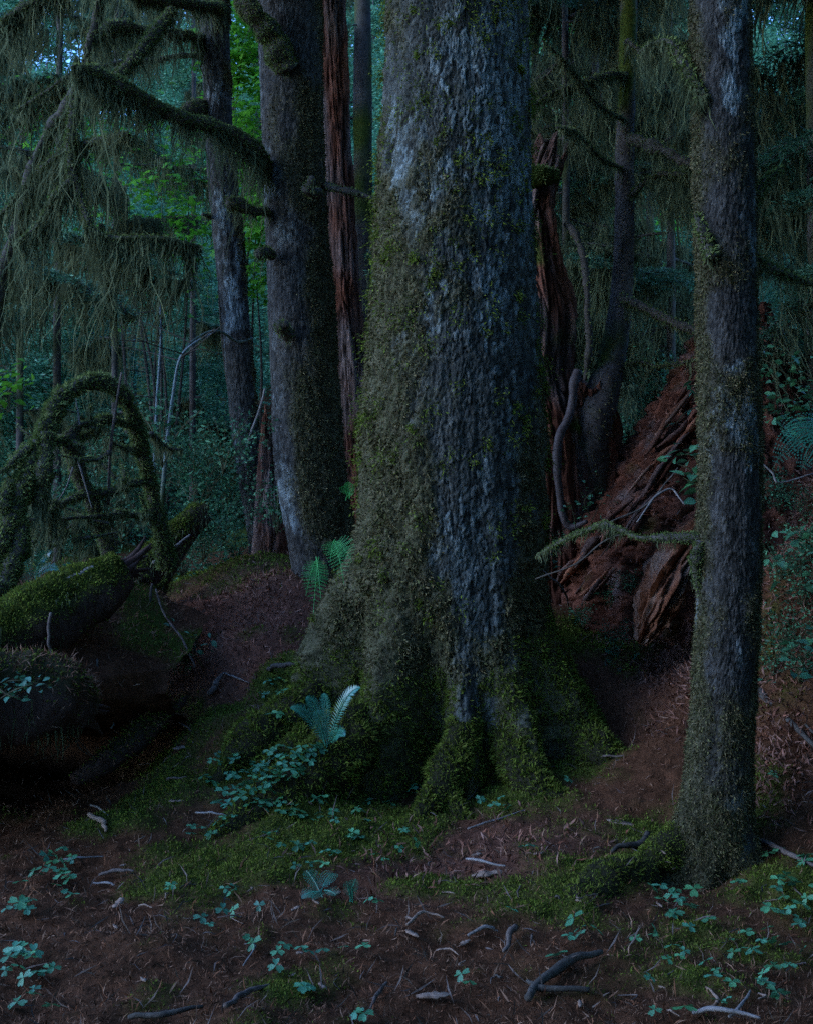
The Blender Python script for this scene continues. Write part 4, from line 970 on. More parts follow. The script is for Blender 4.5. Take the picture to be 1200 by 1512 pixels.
def fern(label, base, tips, width, n, mat, archk=0.12, sub=0, facing=None, name='sword_fern', taper=1.0):
    b = np.asarray(base, float)
    t = thing(name, label, 'fern', b)
    for tp_ in tips:
        tp_ = np.asarray(tp_, float)
        L = np.linalg.norm(tp_ - b)
        fc = facing if facing is not None else nrm(np.array([0, -0.75, 0.66]) + rng.normal(size=3) * .15)
        V, fs = frond_mesh(b + rng.normal(size=3) * 0.008, tp_, np.array([0, 0, 1.0]) * L * archk, width * (0.85 + 0.3 * rng.random()), n, fc, sub, taper)
        part('frond', V, fs, mat, t, None, False)
    return t
fern('blue-green sword fern with upright narrow fronds growing between the mossy roots', P(484, 1100, 6.75), [P(428, 1046, 6.7), P(452, 1030, 6.75), P(478, 1024, 6.8), P(533, 1016, 6.7), P(510, 1088, 6.6), P(466, 1050, 6.8)], 0.05, 30, m_fern, 0.22)
fern('bright green lady fern hanging from the trunk crotch, longer frond left', P(468, 822, 7.25), [P(463, 908, 7.05), P(452, 880, 7.1), P(474, 885, 7.05)], 0.08, 13, m_lady, 0.12, 7, np.array([0.1, -1, .2]), 'lady_fern', .8)
fern('green lady fern spreading over the left root just below the second trunk', P(494, 798, 7.3), [P(508, 862, 7.05), P(488, 830, 7.1), P(520, 830, 7.1)], 0.085, 11, m_lady, 0.12, 7, np.array([-0.1, -1, .3]), 'lady_fern', .8)
fern('small fern in the cleft between second trunk and huge trunk', P(512, 735, 8.2), [P(520, 712, 8.15), P(508, 716, 8.15), P(522, 730, 8.1)], 0.05, 10, m_lady, 0.1, 3, np.array([0, -1, .3]), 'lady_fern')
b, _ = hit(478, 1325)
fern('feathery little fern lying flat on mossy open ground', b + [0, 0, .02], [P(443, 1335, b[1] - .02) + [0, 0, .03], P(448, 1300, b[1]) + [0, .1, .02], P(492, 1298, b[1]) + [0, .1, 0], P(498, 1332, b[1] - .05) + [0, 0, .03], P(460, 1340, b[1] - .15) + [0, 0, .03]], 0.045, 14, m_fern, 0.1, 4, np.array([0, -.4, 1]), 'lady_fern')
b, _ = hit(518, 1335)
fern('tiny upright fern tuft right of the flat feathery fern', b + [0, 0, .01], [P(512, 1300, b[1]), P(526, 1296, b[1]), P(520, 1308, b[1] - .05)], 0.03, 12, m_fern, 0.1, 3, np.array([0, -1, .4]), 'lady_fern')
fern('broad dark fern on the right bank under leafy shrub', P(1235, 640, 6.9), [P(1138, 694, 6.6), P(1150, 640, 7.0), P(1180, 700, 6.6), P(1190, 625, 7.1), P(1160, 660, 6.7)], 0.13, 22, m_fern, 0.18, 4, np.array([0, -.8, .6]), 'lady_fern')
fern('fern clump growing beside the moss-draped limbs behind the nurse log', P(48, 862, 8.0), [P(78, 815, 7.9), P(30, 812, 8), P(8, 840, 7.9), P(66, 830, 7.8), P(90, 845, 7.8)], 0.06, 22, m_fern, 0.2)
fern('pale blue fern tuft on top of the nurse log', P(105, 862, 7.7), [P(98, 832, 7.7), P(118, 838, 7.7), P(85, 848, 7.6), P(128, 850, 7.6)], 0.05, 16, m_fern, 0.2)
fern('shadowed fern on the slope right of the huge trunk', P(925, 985, 8.3), [P(890, 962, 8.2), P(905, 950, 8.3), P(945, 965, 8.2), P(915, 1000, 8.0), P(890, 985, 8.1)], 0.05, 16, m_fern, 0.15, 3, np.array([0, -.6, .8]), 'lady_fern')

# ------------------------------------------------------------------ wood sorrel
def leaflet():
    V = np.array([(0, 0, 0), (.42, .36, .10), (.88, .40, .04), (1.0, .2, -.02), (.82, 0, -.04), (.42, -.36, .10), (.88, -.40, .04), (1.0, -.2, -.02), (.45, 0, -.06)])
    return V, np.array([[0, 8, 2, 1], [8, 4, 3, 2], [0, 5, 6, 8], [8, 6, 7, 4]])
def sorrel_mesh(k):
    out = []
    for j in range(3):
        V, Q = leaflet()
        a = 2 * np.pi * j / 3 + rng.normal() * .12
        V = V * [1, 1, 1.0 + rng.normal() * .4]
        V[:, 2] -= V[:, 0] * rng.uniform(0.0, .25)
        R = np.array([[math.cos(a), -math.sin(a), 0], [math.sin(a), math.cos(a), 0], [0, 0, 1]])
        out.append(((V @ R.T), [Q]))
    V, fs = join(out)
    return mesh_data('leaf', V, fs, m_sorrel, None, False)
SOR = [sorrel_mesh(k) for k in range(6)]
sv, sf = tube(np.array([(0, 0, -1), (.06, .02, -.5), (0, 0, 0)], float), [0.012, 0.01], 4)
STEM = mesh_data('stem', sv, sf, m_stem)
def sorrel(px, py, size, label, group, nl=None):
    p, _ = hit(px, py)
    t = thing('wood_sorrel', label, 'sorrel', p, group)
    nl = nl or rng.integers(1, 4)
    for j in range(nl):
        a = rng.uniform(0, 6.28); rr = 0 if nl == 1 else size * rng.uniform(0.8, 1.6)
        h_ = rng.uniform(0.03, 0.07) * size / 0.045
        c = (rr * math.cos(a), rr * math.sin(a) * .8, h_)
        o = link('leaf', SOR[rng.integers(0, 6)], t, c)
        sc = size * rng.uniform(.75, 1.2); o.scale = (sc, sc, sc)
        o.rotation_euler = (rng.normal() * .3 + 0.12, rng.normal() * .3, rng.uniform(0, 6.28))
        s = link('stem', STEM, t, c); s.scale = (h_ * 1.1, h_ * 1.1, h_ * 1.15)
L1 = 'wood sorrel with three-part leaves on the mossy root mound near the sword fern'
for px, py in [(405, 1018), (420, 1012), (416, 1030), (408, 1060), (325, 1125), (340, 1128), (440, 1118), (455, 1122), (470, 1112), (436, 1130), (402, 1142), (418, 1140), (448, 1142), (395, 1158), (372, 1150), (385, 1170), (365, 1165), (345, 1160), (405, 1165), (420, 1158), (350, 1185), (338, 1195), (360, 1180), (400, 1190), (410, 1202), (435, 1205), (440, 1215), (478, 1188), (462, 1198), (488, 1112), (425, 1128), (432, 1150), (376, 1140), (390, 1138), (355, 1150), (315, 1160), (412, 1120), (330, 1178), (378, 1196)]:
    sorrel(px, py, 0.045, L1, 'sorrel on the root mound')
    sorrel(px + rng.normal() * 9, py + rng.normal() * 7, 0.034, L1, 'sorrel on the root mound')
L2 = 'wood sorrel scattered on flat ground in front of the huge roots'
for px, py in [(300, 1232), (318, 1225), (330, 1215), (312, 1240), (345, 1210), (465, 1218), (500, 1210), (520, 1205), (495, 1220), (530, 1215), (548, 1190), (570, 1190), (580, 1195), (521, 1238), (525, 1245), (395, 1242), (408, 1245), (425, 1255), (440, 1258), (455, 1258), (475, 1268), (490, 1265), (475, 1285), (445, 1285), (552, 1270), (568, 1278), (610, 1168), (618, 1172), (612, 1180), (720, 1188), (740, 1192), (738, 1200), (615, 1258), (340, 1325), (338, 1318), (258, 1318), (285, 1230), (295, 1240), (335, 1355), (310, 1370), (383, 1353), (384, 1402), (433, 1413), (410, 1420), (408, 1440), (545, 1345), (518, 1412), (462, 1468), (475, 1420), (585, 1235), (590, 1265), (756, 1358), (695, 1462), (530, 1505), (778, 1258), (838, 1160)]:
    sorrel(px, py, 0.036, L2, 'sorrel on the open ground', rng.integers(1, 3))
L3 = 'wood sorrel along the shaded left edge of the clearing'
for px, py in [(82, 1268), (72, 1290), (95, 1285), (60, 1300), (88, 1300), (98, 1312), (30, 1318), (40, 1345), (50, 1340), (25, 1350), (42, 1352), (20, 1425), (35, 1430), (12, 1440), (50, 1420), (60, 1445), (28, 1445), (35, 1465), (70, 1450), (5, 1415), (38, 1485), (75, 1500), (80, 1270), (105, 1275), (112, 1325)]:
    sorrel(px, py, 0.037 * rng.uniform(.75, 1.15), L3, 'sorrel at the left edge')
L4 = 'large-leaved wood sorrel below the slender right trunk'
for px, py in [(965, 1318), (975, 1325), (990, 1330), (1000, 1340), (1015, 1328), (985, 1345), (1085, 1315), (1160, 1318), (1185, 1315), (1165, 1330), (1005, 1362), (1018, 1380), (1045, 1368), (1135, 1350), (1168, 1350), (1165, 1372), (1152, 1362), (955, 1395), (968, 1392), (990, 1408), (1008, 1425), (1040, 1430), (1090, 1425), (1110, 1420), (1125, 1405), (1150, 1402), (1055, 1450), (1065, 1462), (1110, 1462), (1125, 1455), (1145, 1445), (1130, 1490), (958, 1460), (965, 1502), (1010, 1505), (985, 1425), (1115, 1385), (1185, 1410), (845, 1375), (840, 1395), (855, 1395), (868, 1382), (820, 1420), (1150, 1270), (1175, 1280), (1135, 1155), (1055, 1485), (1190, 1340), (1020, 1350), (1080, 1398)]:
    sorrel(px, py, 0.041 * rng.uniform(.75, 1.15), L4, 'sorrel below the right trunk', rng.integers(1, 3))

# ------------------------------------------------------------------ sticks, chips and fallen wood on the ground
def ground_stick(a, b, r, label, mat=None, bend=0.03, name='fallen_stick', cat='stick', group=None, lift=0.8):
    p, q_ = hit(*a)[0], hit(*b)[0]
    m = (p + q_) / 2 + np.array([rng.normal() * bend, rng.normal() * bend, abs(rng.normal()) * bend * .5])
    z = np.array([0, 0, r * lift])
    return stick([p + z, m + z, q_ + z], [r * .75, r, r * .5], label, mat, name, cat, group, rng.integers(0, 999))
ground_stick((690, 1225), (775, 1198), 0.010, 'curved pale stick just in front of the right-hand roots', m_pale)
ground_stick((688, 1272), (745, 1282), 0.012, 'whitish stick crossing a broken wood chip', m_pale)
ground_stick((290, 1202), (335, 1206), 0.010, 'bleached twig at the foot of the sorrel mound', m_pale)
ground_stick((600, 1368), (655, 1358), 0.011, 'tan stick lying alone on the brown needles', m_chip)
ground_stick((690, 1384), (735, 1378), 0.012, 'small grey-white stick beside the mossy surface root', m_pale)
ground_stick((133, 1208), (156, 1232), 0.025, 'stubby pale broken branch piece left of the path', m_chip)
ground_stick((134, 1190), (160, 1206), 0.009, 'thin pale stick touching the stubby broken piece', m_pale)
ground_stick((148, 1294), (198, 1288), 0.016, 'dark bluish stick flat on the path', m_stick)
ground_stick((138, 1306), (170, 1310), 0.010, 'bleached short stick below the dark bluish stick', m_pale)
ground_stick((85, 1274), (155, 1266), 0.008, 'slender pale twig among left-edge sorrel', m_pale)
ground_stick((395, 992), (440, 985), 0.03, 'dark fat stick lying on the slope left of the huge trunk', m_limb, 0.01)
ground_stick((310, 1030), (328, 1004), 0.04, 'rounded rotten chunk of branch on the brown slope', m_stick, 0.01)
ground_stick((330, 995), (368, 1010), 0.010, 'bent twig above the rotten chunk on the brown slope', m_pale)
ground_stick((250, 1066), (285, 1098), 0.012, 'tan stick beside the narrow decayed log', m_chip)
ground_stick((255, 1135), (282, 1118), 0.007, 'fine straight twig on the upper path', m_chip)
ground_stick((250, 1152), (275, 1150), 0.014, 'short brown stick across the path', m_stick)
ground_stick((955, 1238), (900, 1262), 0.03, 'rough dark root-like branch touching the right trunk base', m_limb)
ground_stick((1105, 1238), (1215, 1290), 0.022, 'long straight branch running right from the slender trunk', m_stick)
ground_stick((1020, 1500), (1120, 1508), 0.014, 'blue-grey branch at the very bottom right corner', m_pale)
ground_stick((1075, 1505), (1108, 1465), 0.010, 'pale curved twig under large sorrel leaves', m_pale)
ground_stick((1030, 1500), (1042, 1460), 0.011, 'upright tan twig among the large sorrel', m_chip)
ground_stick((870, 1470), (780, 1455), 0.02, 'dark mossy stick below the surface root', m_limb)
ground_stick((760, 1375), (745, 1410), 0.022, 'brown root piece beside the mossy surface root', m_stick)
ground_stick((775, 1480), (885, 1415), 0.03, 'thick dark branch lying below the surface root', m_limb, 0.05)
ground_stick((570, 1455), (545, 1500), 0.012, 'dark bent twig near the bottom centre mound', m_stick)
ground_stick((360, 1428), (362, 1395), 0.006, 'forked grey twig upright in the needles', m_pale)
ground_stick((190, 1505), (300, 1490), 0.017, 'dark log-like stick at the bottom edge of the path', m_limb)
ground_stick((335, 1492), (400, 1458), 0.018, 'gnarled root end beside a moss tuft at the bottom', m_stick)
ground_stick((1045, 980), (1200, 1110), 0.035, 'grey fallen branch half hidden right of the slender trunk', m_limb, 0.05)
ground_stick((1110, 1015), (1200, 1085), 0.02, 'thin mossy root arching on the right bank', m_limb)
ground_stick((800, 845), (840, 900), 0.014, 'pale stick lying on litter right of the huge trunk', m_pale)
ground_stick((845, 1125), (920, 1118), 0.012, 'long thin twig over the right root flare', m_stick)
for c, lab in [([(940, 770, 6.2), (965, 735, 6.3), (990, 722, 6.35), (1010, 745, 6.3)], 'bent bare twig standing above the mossy thin branch'),
               ([(900, 770, 6.6), (950, 748, 6.6), (985, 710, 6.6), (1000, 690, 6.6)], 'thin dark stem reaching up to the leaf cluster by the right trunk'),
               ([(790, 855, 7.2), (850, 832, 7.0), (890, 800, 6.9), (930, 785, 6.8)], 'dark bare branch slanting from the huge trunk to the thin mossy branch'),
               ([(955, 935, 7.9), (985, 885, 7.8), (1020, 835, 7.7)], 'straight pale stick propped on the orange-red slab'),
               ([(1124, 682, 6.5), (1140, 700, 6.5), (1150, 712, 6.5), (1200, 700, 6.6)], 'pale hooked twig on the right bank')]:
    stick([P(*q_) for q_ in c], [0.007, 0.009, 0.006], lab, m_pale if 'pale' in lab or 'bare twig' in lab else m_limb, 'dead_branch', 'branch', seed=len(lab))
# flat chips of wood and bark
def chip(px, py, L, ang, label, group=None, mat=None):
    p, _ = hit(px, py)
    n = 10
    x = np.linspace(-.5, .5, n); w = L * .11 * (1 - np.abs(x * 2) ** 4) * (1 + .35 * rng.normal(size=n)).clip(.3, 1.5) + .002
    top = np.stack([x * L, w, np.full(n, .009) + rng.normal(size=n) * .0015], 1); bot = np.stack([x * L, -w, np.full(n, .007) + rng.normal(size=n) * .0015], 1)
    V = np.vstack([top, bot, top - [0, 0, .004], bot - [0, 0, .004]])
    i = np.arange(n - 1)
    Q = np.vstack([np.stack([i, i + n, i + n + 1, i + 1], 1), np.stack([i + 2 * n, i + 2 * n + 1, i + 3 * n + 1, i + 3 * n], 1), np.stack([i, i + 1, i + 2 * n + 1, i + 2 * n], 1), np.stack([i + n, i + 3 * n, i + 3 * n + 1, i + n + 1], 1)])
    c, s = math.cos(ang), math.sin(ang)
    V = V @ np.array([[c, -s, 0], [s, c, 0], [0, 0, 1]]).T
    V[:, 2] += V[:, 1] * .1
    solo('wood_chip', V + p, Q, mat or m_chip, label, 'wood chip', p, group, None, False)
chip(722, 1291, 0.2, 0.35, 'broad splintered wood chip under a whitish stick on the open ground')
chip(608, 1380, 0.08, -0.8, 'tiny pale chip below the tan stick')
chip(915, 1216, 0.16, -0.5, 'weathered grey chip between huge roots and right trunk')
chip(640, 1472, 0.14, 0.1, 'pale splinter near the bottom of the clearing')
chip(270, 1104, 0.16, 0.7, 'orange bark chip at the upper path')
chip(218, 1128, 0.13, 0.5, 'reddish bark chip near the narrow decayed log')
chip(262, 1184, 0.1, 0, 'pale chip in the middle of the path')
chip(175, 1335, 0.11, 1.4, 'reddish upright-pointing bark flake on the path')
chip(203, 1203, 0.1, -0.9, 'small orange chip beside the stubby branch piece')
GS = 'short dead twig among brown needles on the open ground'
for k in range(42):
    while True:
        px, py = rng.uniform(120, 1190), 1130 + 375 * rng.random() ** .7
        if 420 < px < 1010 and py < 1215: continue
        break
    a = rng.uniform(0, np.pi); l = rng.uniform(12, 42)
    ground_stick((px, py), (px + l * math.cos(a), min(1511, py + l * .45 * math.sin(a))), rng.uniform(.003, .007), GS, [m_stick, m_limb, m_stick, m_chip][rng.integers(0, 4)], 0.015, 'fallen_twig', 'twig', 'loose twigs on the open ground')
GC = 'small bark flake among brown needles on the open ground'
for k in range(24):
    chip(rng.uniform(120, 1000), rng.uniform(1230, 1500), rng.uniform(.03, .07), rng.uniform(0, 3), GC, 'bark flakes on the open ground')

# ------------------------------------------------------------------ leafy shrubs
def oval_leaf(mat, k):
    t = np.linspace(0, 1, 6)
    w = .30 * np.sin(np.pi * t ** .8)
    mid = np.stack([t, t * 0, -.18 * t ** 2], 1)
    V = np.vstack([mid, mid + np.stack([0 * t, w, .12 * w / .3 * .6], 1), mid + np.stack([0 * t, -w, .12 * w / .3 * .6], 1)])
    i = np.arange(5)
    return mesh_data('leaf', V, np.vstack([np.stack([i, i + 1, i + 7, i + 6], 1), np.stack([i, i + 12, i + 13, i + 1], 1)]), mat, None, False)
LEAF = oval_leaf(m_shrub, 0); LEAFG = oval_leaf(m_maple, 0)
def shrub(label, stems, nleaf, size, group=None, leaf=None, spread=0.06, name='leafy_shrub', droop=0.0):
    t = thing(name, label, 'shrub', P(*stems[0][0]), group)
    allp = []
    for s in stems:
        pts = crom([P(*c) for c in s], 24)
        V, fs = tube(pts, [0.006, 0.002], 5)
        part('stem', V, fs, m_stem, t)
        allp.append(pts[4:])
    allp = np.vstack(allp)
    base = WORLD[t.name]
    for k in range(nleaf):
        p = allp[rng.integers(0, len(allp))] + rng.normal(size=3) * spread
        o = link('leaf', leaf or LEAF, t, p - base)
        sc = size * rng.uniform(.6, 1.25); o.scale = (sc, sc, sc)
        o.rotation_euler = (rng.normal() * .4 + .25, rng.normal() * .35 + droop, rng.uniform(0, 6.28))
    return t
shrub('leafy shrub with many small leaves above the fern on the right bank', [[(1230, 640, 7.2), (1190, 580, 7.0), (1150, 545, 6.9), (1125, 530, 6.9)], [(1230, 620, 7.2), (1180, 600, 7.0), (1130, 590, 6.9)], [(1230, 600, 7.1), (1200, 560, 7), (1160, 535, 7)], [(1220, 640, 7.2), (1170, 615, 7.1), (1130, 610, 7)]], 150, 0.062, spread=0.055)
shrub('broad-leaved shrub trailing down the lower right bank', [[(1240, 850, 6.3), (1190, 800, 6.2), (1150, 790, 6.2)], [(1240, 880, 6.2), (1180, 830, 6.1), (1140, 830, 6.1)], [(1240, 900, 6.2), (1180, 870, 6.1), (1135, 890, 6.1)], [(1240, 980, 6), (1180, 950, 6), (1140, 945, 6)], [(1230, 1000, 6), (1180, 985, 5.95), (1130, 1000, 5.95)]], 85, 0.075, spread=0.05)
shrub('cluster of long leaves peeking out left of the slender right trunk', [[(1040, 720, 6.5), (1020, 695, 6.4), (1000, 685, 6.4)], [(1040, 700, 6.5), (1022, 672, 6.45), (1005, 672, 6.4)], [(1040, 730, 6.5), (1025, 715, 6.4), (1008, 705, 6.4)]], 34, 0.085, spread=0.035)
shrub('few dark leaves on the face of the huge red stump', [[(1030, 600, 8.2), (1010, 610, 8.1), (998, 625, 8.05)], [(1035, 570, 8.2), (1022, 578, 8.1)]], 12, 0.075, spread=0.04)
shrub('small-leaved sprigs at the foot of the pale bent root', [[(850, 790, 8.9), (848, 770, 8.85), (842, 745, 8.85)], [(870, 760, 8.9), (862, 740, 8.85), (880, 720, 8.9)], [(860, 790, 8.9), (872, 770, 8.8), (890, 735, 8.9)]], 48, 0.05, spread=0.06)
shrub('blue-green sprigs on the litter-covered left log', [[(-10, 1040, 6.1), (20, 1020, 6.0), (50, 1010, 6.0)], [(-10, 1010, 6.1), (30, 1005, 6.1), (85, 1015, 6.2)], [(-20, 1000, 6.1), (10, 1025, 6.0), (30, 1030, 6)]], 44, 0.05, spread=0.03)
shrub('leafy sprigs at the back edge of the dark pit', [[(300, 985, 8.8), (280, 955, 8.7), (262, 940, 8.7)], [(300, 960, 8.8), (285, 940, 8.7), (272, 950, 8.7)]], 22, 0.06, spread=0.07)
shrub('blue leaves sprouting below the thin mossy branch', [[(800, 830, 8.2), (815, 815, 8.1), (828, 805, 8.1)], [(800, 850, 8.2), (815, 835, 8.1)]], 16, 0.06, spread=0.05)
shrub('green-leaved shrub at the far left behind the draped limbs', [[(-40, 640, 9.5), (0, 600, 9.3), (40, 570, 9.2)], [(-40, 620, 9.5), (10, 580, 9.3), (35, 550, 9.2)], [(-40, 600, 9.5), (0, 555, 9.4), (30, 545, 9.3)]], 90, 0.085, leaf=LEAFG, spread=0.08)
# knee-high undergrowth behind: small leaves, one joined mass per shrub
def bush_meshes(seed):
    r = np.random.default_rng(seed)
    n = 420
    st = []
    tips = r.normal(size=(9, 3)) * [.35, .35, .1] + [0, 0, .55]
    for tp_ in tips:
        st.append(tube(crom([(0, 0, 0), tp_ * [.4, .4, .6], tp_], 10), [0.007, 0.003], 4))
    k = r.integers(0, 9, n); q_ = r.uniform(.3, 1.05, n)[:, None]
    pos = tips[k] * q_ + r.normal(size=(n, 3)) * [.1, .1, .06]
    v, f, rn = blades(pos, np.tile([[0, 0, .35]], (n, 1)) + r.normal(size=(n, 3)) * [.8, .8, .12], 0.06 * r.uniform(.5, 1.3, n), 0.03, 0.15, 0.1, r)
    sV, sF = join(st)
    return mesh_data('stem', sV, sF, m_stem), mesh_data('foliage', v, f, m_bush, {'rnd': rn}, False)
BUSH = [bush_meshes(k) for k in range(3)]
def bush(px, py, s, label, group, d=None):
    p = P(px, py, d) if d else hit(px, py)[0]
    t = thing('undergrowth_shrub', label, 'shrub', p, group, (0, 0, rng.uniform(0, 6.28)), s)
    a, b_ = BUSH[rng.integers(0, 3)]
    link('stem', a, t); link('foliage', b_, t, None, 'stuff')
for px, py in [(200, 740), (230, 790), (265, 720), (290, 770), (310, 735), (330, 700), (330, 800), (345, 760), (300, 830), (320, 880), (270, 850), (180, 800), (150, 760), (110, 780), (60, 790), (30, 760), (350, 830), (285, 690), (240, 690), (140, 700), (200, 880), (250, 900), (410, 790), (395, 770)]:
    bush(px, py, rng.uniform(.6, 1.1), 'low small-leaved undergrowth on the slope behind the arched limbs', 'undergrowth behind the arched limbs', rng.uniform(9.8, 12.5))
for px, py, d in [(950, 650, 12.5), (920, 640, 13), (985, 600, 13), (900, 660, 12), (870, 500, 13.5), (935, 690, 11.5)]:
    bush(px, py, rng.uniform(.7, 1.1), 'undergrowth showing between curved hemlock and huge red stump', 'undergrowth beyond the red stump', d)

for px, py in [(1150, 860), (1185, 900), (1140, 1000), (1180, 1010), (1170, 960), (1195, 830), (1150, 760), (1190, 770)]:
    bush(px, py, rng.uniform(.35, .55), 'low sprig of small leaves growing out of the right bank litter', 'sprigs on the right bank')
for px, py in [(900, 900), (860, 930), (930, 880), (905, 960), (815, 820)]:
    bush(px, py, rng.uniform(.25, .4), 'tiny leafy sprig on the shaded slope before the huge red stump', 'sprigs before the red stump')
# ------------------------------------------------------------------ hemlocks hung with moss, behind
def bough_meshes(seed, hang):
    """a drooping spray 1.6 m long along +x: stem, needles, hanging moss"""
    r = np.random.default_rng(seed)
    L = 1.6
    t = np.linspace(0, 1, 14)
    main = np.stack([t * L, 0.12 * np.sin(t * 3 + seed), -0.42 * t ** 2 + 0.12 * t], 1)
    st = [tube(main, [0.016, 0.004], 5)]
    pos, dr = [], []
    hp = [main[2:]]
    for i in range(26):
        s = 0.1 + 0.9 * i / 26
        a = np.array([np.interp(s, t, main[:, k]) for k in range(3)])
        sg = -1 if i % 2 else 1
        l2 = 0.62 * (1 - s * .75) * r.uniform(.6, 1.2)
        d = nrm(np.array([.65, sg * .8, -.12 + r.normal() * .12]))
        q_ = np.linspace(0, 1, 6)[:, None]
        tw = a + d * l2 * q_ + np.array([0, 0, -.22]) * l2 * q_ ** 2
        st.append(tube(tw, [0.005, 0.002], 3, cap=False))
        hp.append(tw)
        m = int(30 * l2 / .4)
        u = r.random(m)
        pp = np.array([[np.interp(x, q_[:, 0], tw[:, k]) for k in range(3)] for x in u])
        # short side twigs with needles
        pd = nrm(np.cross(d, [0, 0, 1.0])[None] * r.choice([-1, 1], m)[:, None] + d * .7 + r.normal(size=(m, 3)) * .15)
        for w in np.linspace(0.15, 1, 5):
            pos.append(pp + pd * 0.13 * w * r.uniform(.5, 1, (m, 1))); dr.append(pd)
    pos = np.vstack(pos); dr = np.vstack(dr)
    v, f, rn = blades(pos, dr, 0.055, 0.012, 0.45, 0.05, r)
    sV, sF = join(st)
    out = [mesh_data('bough', sV, sF, m_limb), mesh_data('needles', v, f, m_needle, {'rnd': rn}, False), None]
    if hang:
        hp = np.vstack(hp)
        ncl = hang // 14
        c = hp[r.integers(0, len(hp), ncl)]; ll = r.uniform(.1, .85, ncl) * r.random(ncl) + 0.08
        k = r.integers(0, ncl, hang)
        j = r.normal(size=(hang, 3)) * [.03, .03, .008]
        v, f, rn = strands(c[k] + j, ll[k] * r.uniform(.2, 1.2, hang), 0.013 * np.exp(r.normal(size=hang) * .5), .28, 5, r, (r.normal(size=(ncl, 3)) * [.1, .1, 0])[k] * ll[k][:, None])
        out[2] = mesh_data('hanging_moss', v, f, m_hang, {'rnd': rn}, False)
    return out
BOUGH = [bough_meshes(700 + k, h_) for k, h_ in enumerate([500, 900, 1300, 250, 700])]
def hemlock(px, d, r0, zlo, zhi, nb, kinds, label, group, lean=0.0, sc=(0.8, 1.4), az=None, dens=0.5, bare_p=0.0):
    b = P(px, 756, d); b[2] = gz(b[0], b[1]) - 0.1
    t = thing('hemlock_tree', label, 'tree', b, group)
    H = zhi + 2.0
    pts = crom([b, b + [lean * .3, 0, H * .3], b + [lean * .7, 0.1, H * .65], b + [lean, 0, H]], 40)
    r0 = r0 * .65
    V, fs = tube(pts, [r0 * 1.2, r0, r0 * .8, r0 * .4], 12, 0.1, 4, int(px))
    part('trunk', V, fs, m_dark_bark, t, {'moss': sst(-.1, .4, fbm(V[:, 0] * 3, V[:, 1] * 3, V[:, 2] * 2, 3, 6))})
    nb = int(nb * dens)
    for k in range(nb):
        z = zlo + (zhi - zlo) * (k + rng.random()) / nb
        q_ = np.clip((z) / H, 0, .98)
        c = np.array([np.interp(q_, np.linspace(0, 1, 40), pts[:, j]) for j in range(3)]) - b
        a = rng.uniform(0, 6.28) if az is None else rng.uniform(*az)
        s = rng.uniform(*sc)
        bm = BOUGH[kinds[rng.integers(0, len(kinds))]]
        o = link('bough', bm[0], t, c)
        o.rotation_euler = (rng.normal() * .15, rng.normal() * .18, a); o.scale = (s, s, s)
        if not bm[2] or rng.random() > bare_p: link('needles', bm[1], o, None, 'stuff')
        if bm[2]: link('hanging_moss', bm[2], o, None, 'stuff')
    return t
for px, d, r0, nb, lab in [(-40, 11.5, .09, 22, 'hemlock with heavy dark boughs behind the dead moss-curtained limbs'), (85, 13.2, .07, 24, 'slender moss-hung hemlock straight behind the arched limbs'),
                           (170, 14.8, .06, 20, 'thin moss-hung hemlock beside the dark dead sapling'), (-120, 14, .1, 18, 'moss-hung hemlock left of the draped limbs, only its boughs showing'),
                           (30, 16.5, .08, 20, 'far moss-hung hemlock half hidden above the nurse log'), (285, 17, .07, 16, 'far hemlock seen beneath the limbs of the slim leaning trunk')]:
    hemlock(px, d, r0, 0.9, 9.0, nb, [1, 2, 4], lab, 'moss-hung hemlocks behind the left trunks', dens=0.4, bare_p=0.3)
for px, d, r0, nb, lab in [(835, 13.0, .07, 22, 'moss-curtained hemlock right behind the broken snag'), (990, 13.2, .08, 22, 'moss-curtained hemlock between the curved hemlock and the slender right trunk'),
                           (880, 14.8, .09, 22, 'moss-curtained hemlock between the snag and the curved hemlock'), (790, 15.5, .1, 22, 'moss-curtained hemlock beyond the shaded flank of the huge trunk'),
                           (960, 16.8, .1, 20, 'farthest moss-curtained hemlock beyond the limbs of the curved hemlock')]:
    hemlock(px, d, r0, 1.4, 8.5, nb, [2, 2, 4, 1], lab, 'moss-hung hemlocks behind the curved hemlock', dens=1.0, bare_p=0.7)
hemlock(1205, 9.2, 0.12, 0.8, 6.0, 26, [0, 1, 3], 'dark dense hemlock with drooping boughs right of the slender trunk', None, az=(-1.8, 1.8), dens=0.7)
hemlock(1300, 8.0, 0.12, 1.0, 5.5, 20, [0, 3], 'shadowy hemlock whose low boughs hang over the right bank', None, az=(-2.0, 2.0))
hemlock(535, 14.5, 0.22, 2.0, 8.5, 16, [1, 3, 0], 'hemlock seen in the narrow gap beside the red snag', None)

